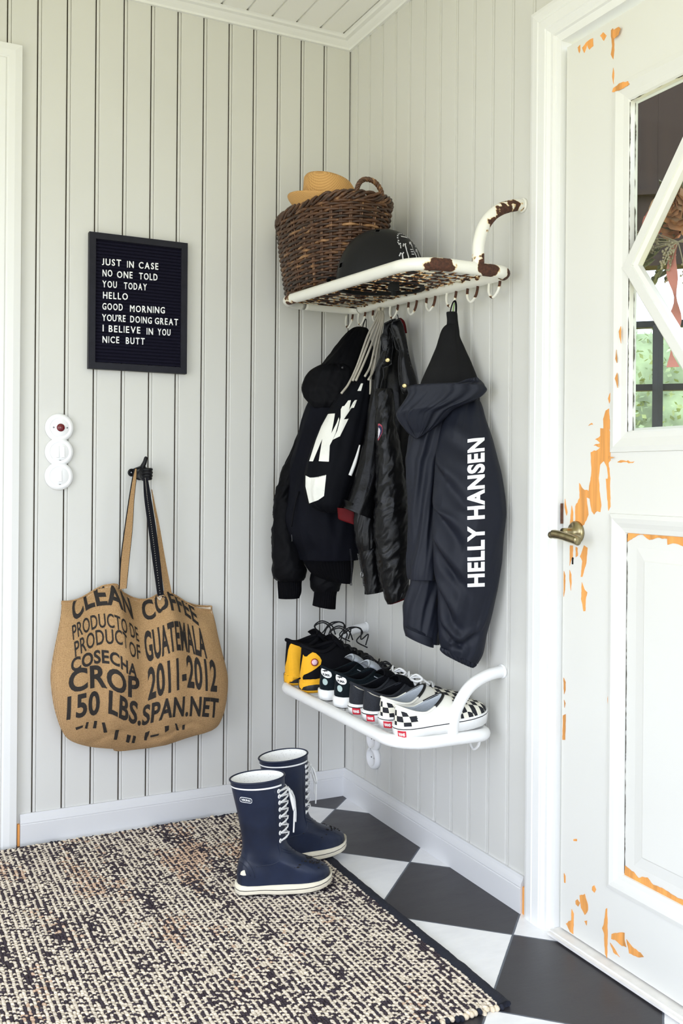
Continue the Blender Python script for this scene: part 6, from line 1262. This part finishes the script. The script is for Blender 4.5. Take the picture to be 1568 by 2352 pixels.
# --- yellow and black high-tops
for k, (y, yaw, key, lab) in enumerate(((-0.172, 0.04, 'y1_a', 'black and yellow high-top trainer nearest the corner on the shoe rack'), (-0.283, 0.0, 'y2_a', 'black and yellow high-top trainer with shiny round badge on the shoe rack'))):
    s = Shoe(0.262, 0.098, 0.030, 0.136, 0.118, 0.138, 0.062, 0.03, 0.46, 0.034, (-0.292, y, ZR), yaw, 0.045, 1 - 2 * k)
    t = thing('high_top_trainer', lab, 'shoe', tuple(s.bounds()), 'high-top trainers')
    up_ = s.upper('upper', [m_knit], t, lambda p, ph, tt: 0)
    so_ = s.sole('sole', [m_yel, m_blkline], t, [(0.25, 0), (0.6, 1), (1.0, 1)], 0.003)
    bvv = bvh_of([up_, so_]); pressed('heel_panel', key, bvv, m_yel, t, 0.0016)
    s.inside('lining', m_inb, t); s.collar('collar', m_knit, t, 0.006); s.tongue('tongue', m_knit, t, 0.160, 0.034, s.a1 + .03, 0.012)
    s.laces('laces', m_lace, t, 0.40, 0.98, 6, 0.5, 0.0026, False)
    mb = MB(); c_ = Vector((s.a1 + 0.01, 0, 0.140))
    for q_ in ([(0, .012, .0), (-.012, .03, .035), (.018, .036, .055), (.045, .022, .030), (.062, .030, -.02)], [(0, -.012, 0), (.004, -.03, .040), (.040, -.038, .062), (.066, -.03, .030), (.05, -.02, -.012), (.078, -.036, -.045)], [(0, 0, .005), (.03, -.005, .052), (.066, -.018, .046), (.060, -.03, -.002), (.085, -.03, .018), (.07, -.04, -.03)], [(-.01, .01, .01), (-.03, -.01, .048), (-.005, -.02, .062), (.02, -.016, .03), (.012, -.02, .0)]):
        mb.tube([s.wd(c_ + Vector((p[0], p[1], p[2] * 0.62))) for p in spline(q_, 7)], 0.0021, 8)
    mb.build('loose_laces', m_lace, t)
    if k == 1:
        bp_ = v3(DATA['y2_btn'][0]); d_ = Vector(DATA['y2_a'][1]).normalized(); h_ = bvv.ray_cast(bp_ - d_ * 0.4, d_); nn = h_[1] if h_[1].dot(d_) < 0 else -h_[1]
        bd_ = MB().disc(h_[0] + nn * 0.001, nn, [(0.0112, 0), (0.0110, 0.003), (0.0092, 0.0036)], 28).build('badge', simple('copper_ring', rgb(160, 66, 50), 0.3, metal=0.6), t)
        MB().disc(h_[0] + nn * 0.0038, nn, [(0.0094, 0), (0.007, 0.0016), (0, 0.0022)], 28).build('badge_lens', simple('pink_hologram', rgb(238, 190, 200), 0.12, 0.3, 260, coat=0.6), bd_)

# --- dark suede trainers with white heel ovals
WING = [(-.95, .30), (-.55, .42), (-.10, .62), (.35, .70), (.75, .95), (.70, .66), (.45, .44), (.50, .20), (.30, .28), (.05, .24), (-.15, .02), (-.28, -.06), (-.25, .14), (-.50, .22)]
for k, (y, yaw, lab) in enumerate(((-0.402, 0.03, 'blue-black suede trainer with white heel oval beside the yellow high-top'), (-0.497, 0.0, 'blue-black suede trainer with white heel oval beside the charcoal shoes'))):
    s = Shoe(0.258, 0.092, 0.028, 0.094, 0.070, 0.092, 0.056, 0.03, 0.50, 0.029, (-0.283, y, ZR), yaw, 0.05, 1 - 2 * k)
    t = thing('suede_trainer', lab, 'shoe', tuple(s.bounds()), 'dark suede trainers')
    up_ = s.upper('upper', [m_suede], t, lambda p, ph, tt: 0); s.sole('sole', [m_rub, m_blkline], t, [(0.08, 1), (1.0, 0)], 0.003)
    bvv = bvh_of([up_]); s.inside('lining', m_inb, t); s.collar('collar', m_suede, t, 0.004); s.tongue('tongue', m_inn, t, 0.118, 0.028, s.a1 + .03, 0.02)
    s.laces('laces', m_lace, t, 0.50, 0.95, 5, 0.5, 0.0023, True, k)
    ov_ = spot('heel_oval', s, math.pi + .40, 0.72, 0.0165, 0.0140, m_rub, t, bvv, 0.0014); spot('heel_mark', s, math.pi + .40, 0.76, 0.0125, 0.0105, m_blkline, ov_, bvv, 0.0020, shape=WING)
    Vt, Ft = text_vf('PUMA', 1.0, 0.045, 1.0, 3); Un, _, _ = fit(Vt)
    spot('heel_lettering', s, math.pi + .40, 0.62, 0.0105, 0.0036, m_blkline, ov_, bvv, 0.0020, shape=[(u * 2 - 1, v * 2 - 1) for u, v in Un], faces=Ft)
    spot('heel_dot', s, math.pi + .30, 0.30, 0.0085, 0.0090, simple('pale_grey_rubber', rgb(176, 196, 192), 0.5), t, bvv, 0.0014)
    for sg in (1, -1):
        P = [s.wd(s.pt(sg * a, tt)) for a, tt in ((1.5, .2), (1.2, .45), (1.0, .75), (1.12, .78), (1.32, .5), (1.66, .22))]
        cord('piping', [s.wd(s.pt(sg * a, tt)) + Vector((0, 0, .001)) for a, tt in ((1.75, .1), (1.5, .35), (1.25, .6), (1.05, .9))], 0.0012, m_inn, t)

# --- charcoal skate shoes
VT, FT = text_vf('VANS', 1.0, 0.05, 1.0, 3); UT = [(u * 2 - 1, v * 2 - 1) for u, v in fit(VT)[0]]
def heel_tab(s, t, bvs):
    for shape, faces, m_, o_, sx, sz in (([(-1, -1), (1, -1), (1, 1), (-1, 1)], None, m_redtab, 0.0012, 1.0, 1.0), (UT, FT, m_rub, 0.0018, 0.78, 0.48)):
        P = []; pa = t if faces is None else tab
        for x, z in shape:
            ph = math.pi + 0.34; p = s.wd(s.plan(ph)); e1 = (s.wd(s.plan(ph + .06)) - s.wd(s.plan(ph - .06))).normalized(); P.append(p + e1 * (x * .0105 * sx) + Vector((0, 0, s.hs * 0.42 + z * .0085 * sz)))
        tab = decal('heel_tab' if faces is None else 'heel_tab_lettering', P, faces or polyF(P), s.wd((s.L * .22, 0, 0)) - s.wd(s.plan(math.pi + .34)), bvs, o_, m_, pa, 0.003, 0.05)
for k, (y, yaw, lab) in enumerate(((-0.588, 0.03, 'charcoal suede skate shoe with white laces beside the suede trainers'), (-0.668, 0.02, 'charcoal suede skate shoe with white laces beside the chequered slip-ons'))):
    s = Shoe(0.256, 0.088, 0.027, 0.084, 0.062, 0.086, 0.054, 0.02, 0.50, 0.029, (-0.282, y, ZR), yaw, 0.05, 1 - 2 * k)
    t = thing('skate_shoe', lab, 'shoe', tuple(s.bounds()), 'charcoal skate shoes')
    up_ = s.upper('upper', [m_grey], t, lambda p, ph, tt: 0); so_ = s.sole('sole', [m_rub, m_blkline], t, [(0.72, 0), (0.82, 1), (1.0, 0)], 0.003); heel_tab(s, t, bvh_of([so_]))
    bvv = bvh_of([up_]); s.inside('lining', m_inb, t); s.collar('collar', m_grey, t, 0.0035); s.tongue('tongue', m_inb, t, 0.108, 0.028, s.a1 + .03, 0.02)
    s.laces('laces', m_lacew, t, 0.50, 0.95, 5, 0.5, 0.0026, True, 5 + k)
    for sg in (1, -1):
        for dd in (0, .05): cord('stitching', [s.wd(s.pt(sg * a, tt)) for a, tt in ((math.pi - .25, .97 - dd), (2.5, .80 - dd), (2.1, .55 - dd), (1.85, .30 - dd), (1.75, .1))], 0.0006, m_cordw, t, 5)
        cord('side_stripe', [s.wd(s.pt(sg * a, tt)) + Vector((0, 0, .0005)) for a, tt in ((1.95, .35), (1.6, .62), (1.35, .5), (1.2, .35), (1.0, .55))], (0.003, 0.0012), m_rub, t)

# --- chequered slip-ons
CS = 0.0135
def cuv(s):
    def f(p, ph, t):
        if p.x > 0.42 * s.L: return ((p.x * 0.98 + p.z * 0.25) / CS + 100, (p.y * 1.05 + (0 if abs(ph - math.pi) > 9 else 0)) / CS + 100.5)
        arc = (ph - math.pi) * 0.052; return (arc / CS + 100.5, p.z / CS + 100)
    return f
for k, (y, yaw, x, lab) in enumerate(((-0.748, 0.03, -0.276, 'black and white chequered slip-on beside the charcoal skate shoes'), (-0.842, -0.02, -0.288, 'chequered slip-on shoe at the near end of the shoe rack'))):
    s = Shoe(0.262, 0.092, 0.029, 0.078, 0.058, 0.088, 0.052, 0.02, 0.52, 0.031, (x, y, ZR), yaw, 0.055, 1 - 2 * k)
    t = thing('slip_on_shoe', lab, 'shoe', tuple(s.bounds()), 'chequered slip-ons')
    def reg(p, ph, tt, s=s):
        l = p.x / s.L
        if l > 0.60 - 0.10 * (1 - tt): return 1
        if l < 0.17 and tt < 0.72 - max(0, l - 0.06) * 2: return 1
        return 0
    up_ = s.upper('upper', [m_canvas, m_check], t, reg, 220, 60, cuv(s)); so_ = s.sole('sole', [m_rub, m_blkline], t, [(0.80, 0), (0.88, 1), (1.0, 0)], 0.003); heel_tab(s, t, bvh_of([so_]))
    s.inside('lining', m_inn, t)
    MB().tube([s.wd(s.opening(2 * math.pi * j / 90)) for j in range(90)], 0.0030, 8, closed=True).build('collar', m_canvas, t)
    MB().tube([s.wd(s.opening(a)) + Vector((0, 0, .001)) for a in np.linspace(-1.15, 1.15, 30)], 0.0038, 8).build('collar_binding', m_blkline, t)
    for sg in (1, -1): P = [s.wd(s.pt(sg * a, tt)) for a, tt in ((1.18, .98), (1.30, .70), (1.45, .40))]; mk('elastic_gore', [q_ + Vector((0, -sg * .0, .0008)) for q_ in P] + [s.wd(s.pt(sg * (a + .18), tt)) + Vector((0, 0, .0008)) for a, tt in ((1.18, .98), (1.30, .70), (1.28, .40))], [(0, 1, 4, 3), (1, 2, 5, 4)], m_rub, t)

# ------------------------------------------------------------------ rubber boots
mt, n, b = new_mat('navy_rubber'); f1 = noise_tex(n, 9, 4); f2 = noise_tex(n, 120, 3)
n.links.new(mixc(n, add_(n, f2, 0.25, 'MULTIPLY'), ramp(n, f1, [(0.3, rgb(20, 26, 42)), (0.7, rgb(33, 43, 68))]), rgb(44, 48, 58)), b.inputs['Base Color']); b.inputs['Roughness'].default_value = 0.36; b.inputs['Specular IOR Level'].default_value = 0.35; bump(n, b, f2, 0.08, 0.0005); m_navyr = mt
m_cream = simple('cream_rubber', rgb(238, 230, 208), 0.6, 0.05, 40)
mt, n, b = new_mat('spotted_boot_lining'); vo = N(n, 'ShaderNodeTexVoronoi'); vo.inputs['Scale'].default_value = 220; t_ = N(n, 'ShaderNodeTexCoord'); n.links.new(t_.outputs['Object'], vo.inputs['Vector'])
n.links.new(ramp(n, vo.outputs['Distance'], [(0.12, rgb(190, 186, 178)), (0.22, rgb(246, 245, 240))]), b.inputs['Base Color']); b.inputs['Roughness'].default_value = 0.9; m_blin = mt
m_dirt = simple('dried_mud', rgb(24, 22, 22), 0.95, 0.4, 200, 0.6, 0.002)
class Boot(Shoe):
    def __init__(s, origin, yaw, L=0.245, W=0.092):
        Shoe.__init__(s, L, W, 0.023, 0.28, 0.28, 0.28, 0.06, 0, .5, .03, origin, yaw, 0.0, -1); s.spring = 1.9
    def sh(s, ph, lc, rl, rw, h): return Vector((lc + rl * math.cos(ph), rw * math.sin(ph), h))
    def knots(s, ph):
        q_ = (1 + math.cos(ph)) / 2; P0 = s.plan(ph, -0.003) + Vector((0, 0, s.hs - .004 + 0.015 * q_ ** 6)); PA = s.sh(ph, 0.072, 0.056, 0.039, 0.122)
        P1 = P0.lerp(PA, 0.015 + .05 * q_); P1.z = s.hs + 0.028 - 0.002 * q_; P2 = P0.lerp(PA, 0.36 * q_ + 0.28 * (1 - q_)); P2.z = s.hs + 0.050 - 0.006 * q_
        P3 = P0.lerp(PA, 0.74); P3.z = 0.090 - 0.002 * q_
        return [P0, P1, P2, P3, PA, s.sh(ph, 0.064, 0.059, 0.043, 0.190), s.sh(ph, 0.057, 0.066, 0.050, 0.250), s.sh(ph, 0.053, 0.069, 0.053, 0.286 + 0.004 * math.cos(ph))]
    def pt(s, ph, t):
        K = s.knots(ph); k = len(K) - 1; x = min(k - 1e-6, max(0, t * k)); i = int(x); f = x - i
        p0 = K[i - 1] if i else K[0] * 2 - K[1]; p1, p2 = K[i], K[i + 1]; p3 = K[i + 2] if i + 2 <= k else K[k] * 2 - K[k - 1]
        return 0.5 * ((2 * p1) + (-p0 + p2) * f + (2 * p0 - 5 * p1 + 4 * p2 - p3) * f * f + (-p0 + 3 * p1 - 3 * p2 + p3) * f ** 3)
def boot(origin, yaw, lab, seed, marks):
    s = Boot(origin, yaw); t = thing('rubber_boot', lab, 'boot', origin, 'rubber boots')
    up_ = s.upper('upper', [m_navyr], t, lambda p, ph, tt: 0, 130, 80); s.sole('sole', [m_cream, m_blkline], t, [(0.10, 1), (0.52, 0), (0.60, 1), (1.0, 0)], 0.0025)
    V = []; nu = 90
    for k in range(10):
        for j in range(nu):
            ph = 2 * math.pi * j / nu; p = s.pt(ph, 1 - 0.052 * max(0, k - 1)); c_ = Vector((0.056, 0, p.z)); d_ = (p - c_); V.append(s.wd(p - d_.normalized() * (0.0 if k == 0 else 0.0035)))
    mk('lining', V, grid_faces(10, nu) + [tuple(9 * nu + j for j in range(nu))], m_blin, t)
    ring = [s.wd(s.pt(2 * math.pi * j / 100, 1.0)) for j in range(100)]; MB().tube(ring, 0.0026, 8, closed=True).build('top_rim', m_navyr, t)
    a0, a1 = 0.62, 2 * math.pi - 0.62
    mb = MB(); nn_ = 90; V = []
    for j in range(nn_):
        ph = a0 + (a1 - a0) * j / (nn_ - 1)
        for tt, o in ((0.925, .0009), (0.943, .0009)): p = s.pt(ph, tt); d_ = (p - Vector((.058, 0, p.z))).normalized(); V.append(s.wd(p + d_ * o))
    mk('white_band', V, [(2 * j, 2 * j + 2, 2 * j + 3, 2 * j + 1) for j in range(nn_ - 1)], m_rub, t)
    bvv = bvh_of([up_]); m_eye = m_rub
    eyes = {}
    for sg in (-1, 1):
        for i in range(8):
            tt = 0.595 + (0.885 - 0.595) * i / 7; ph = sg * (0.82 - 0.06 * math.sin(i / 7 * math.pi)); p = s.pt(ph, tt); d_ = (p - Vector((.058, 0, p.z))).normalized(); eyes[sg, i] = (p + d_ * 0.0025, d_)
            w_ = s.wd(p + d_ * 0.0012); dw = (s.wd(p + d_) - s.wd(p)).normalized(); u_ = dw.orthogonal().normalized(); v_ = dw.cross(u_)
            MB().tube([w_ + (u_ * math.cos(a) + v_ * math.sin(a)) * 0.0042 for a in np.linspace(0, 2 * math.pi, 18, endpoint=False)], 0.0016, 8, closed=True).build('eyelet', m_eye, t)
    mb = MB(); r = 0.0021
    for i in range(8):
        (pa, da), (pb, db) = eyes[-1, i], eyes[1, i]; fr = s.pt(0.0, 0.595 + 0.29 * i / 7) + Vector((0.004, 0, 0))
        mb.tube([s.wd(p) for p in spline([pa, (pa + fr) / 2 + Vector((.004, 0, 0.001)), fr, (pb + fr) / 2 + Vector((.004, 0, .001)), pb], 5)], r, 8)
        if i < 7:
            pn, pm = eyes[1, i + 1][0], eyes[-1, i + 1][0]; fu = fr + Vector((.003, 0, .010)); mb.tube([s.wd(p) for p in spline([pa, (pa + fu) / 2 + Vector((.005, 0, 0)), fu, pn], 5)], r, 8); mb.tube([s.wd(p) for p in spline([pb, (pb + fu) / 2 + Vector((.006, 0, 0)), fu + Vector((.002, 0, 0)), pm], 5)], r, 8)
    mb.build('laces', m_lacew, t)
    mb = MB(); c_ = s.pt(0.0, 0.86) + Vector((0.010, -0.004, 0)); rr_ = random.Random(seed)
    for q_ in ([(0, 0, 0), (.004, -.018, -.012), (.008, -.026, -.040), (.010, -.014, -.046), (.004, -.006, -.02), (0, 0, 0)], [(0, 0, 0), (.010, .012, -.01), (.018, .020, -.036), (.016, .006, -.048), (.008, .0, -.022), (0, 0, 0)],
               [(0, 0, 0), (.012, -.010, -.03), (.012, -.014, -.075), (.011, -.014, -.105)], [(0, 0, 0), (.014, .006, -.02), (.020, .012, -.06), (.020, .012, -.088)]):
        mb.tube([s.wd(c_ + Vector(p)) for p in spline(q_, 8)], 0.0021, 8)
    mb.sphere(s.wd(c_), 0.0045, 12, 8); mb.build('lace_bow', m_lacew, t)
    mb = MB()                                                                     # moulded seams
    for pts in ([(2.2, .30), (1.6, .36), (1.15, .46), (0.95, .60), (0.98, .75), (1.0, .9)], [(-2.2, .30), (-1.6, .36), (-1.15, .46), (-0.95, .60), (-0.98, .75), (-1.0, .9)], [(-.9, .55), (-.55, .50), (0, .485), (.55, .50), (.9, .55)], [(-.95, .52), (-.55, .465), (0, .45), (.55, .465), (.95, .52)]):
        mb.tube([s.wd(p) for p in spline([s.pt(*q_) for q_ in pts], 6)], 0.0012, 6)
    if marks:
        dd = v3(DATA['bt_dir'][0]).normalized()
        for key in ('bt_seam2', 'bt_seam3'):
            pp = []
            for p in spline([v3(p) for p in DATA[key]], 5):
                h = bvv.ray_cast(p - dd * .5, dd)
                if h[0] is not None: pp.append(h[0])
            if len(pp) > 2: mb.tube(pp, 0.0014, 6)
    mb.build('moulded_seam', m_navyr, t)
    if marks:
        P = [v3(p) for p in DATA['bt_label']]; ctr_ = sum(P, Vector()) / 4; eu = (P[1] - P[0]); ev = (P[0] - P[3])
        def rrect(sc_u, sc_v):
            out_ = []
            for cx, cy, a_ in ((.5, .5, 0), (-.5, .5, 90), (-.5, -.5, 180), (.5, -.5, 270)):
                for k in range(5): a = R(a_ + 22.5 * k); out_.append(ctr_ + eu * (cx * sc_u - math.copysign(.16, cx) + .16 * math.cos(a)) + ev * (cy * sc_v - math.copysign(.38, cy) * sc_v + .38 * sc_v * math.sin(a)))
            return out_
        for sc, m_, o in ((1.0, m_rub, .0010), (0.88, m_navyr, .0015)): q_ = rrect(1.0 if sc == 1 else .94, sc if sc == 1 else .78); lb2 = decal('label' if sc == 1 else 'label_field', q_, polyF(q_), dd, bvv, o, m_, t if sc == 1 else lb2, 0.003); lb1 = lb2 if sc == 1 else lb1
        Vt, Ft = text_vf('VIKING', 1.0, 0.03, 1.0, 3); Un, _, _ = fit(Vt); q_ = [ctr_ + eu * ((u - .5) * .74) + ev * ((v - .5) * .42) for u, v in Un]; decal('label_text', q_, Ft, dd, bvv, .0021, m_rub, lb1, 0.003)
        q_ = [v3(p) for p in DATA['bt_fin']]; decal('fin_mark', q_, polyF(q_), dd, bvv, .0012, m_cream, t, 0.003)
    rr_ = random.Random(seed); mb = MB()
    for _ in range(46):
        ph = rr_.gauss(0, .5); tt = rr_.uniform(.20, .36); p = s.wd(s.pt(ph, tt)); z_ = rr_.uniform(.0008, .0032); mb.sphere(p, (z_ * 1.4, z_ * 1.4, z_ * .5), 8, 5)
    o_ = mb.build('mud_specks', m_dirt, t); o_['kind'] = 'stuff'
    return t
boot((-0.609, -0.600, 0.0165), -0.26, 'navy rubber boot with white laces and label in front on the rug', 3, True)
boot((-0.478, -0.470, 0.0165), 0.04, 'dark navy rubber boot with white laces behind the other near tiles', 5, False)
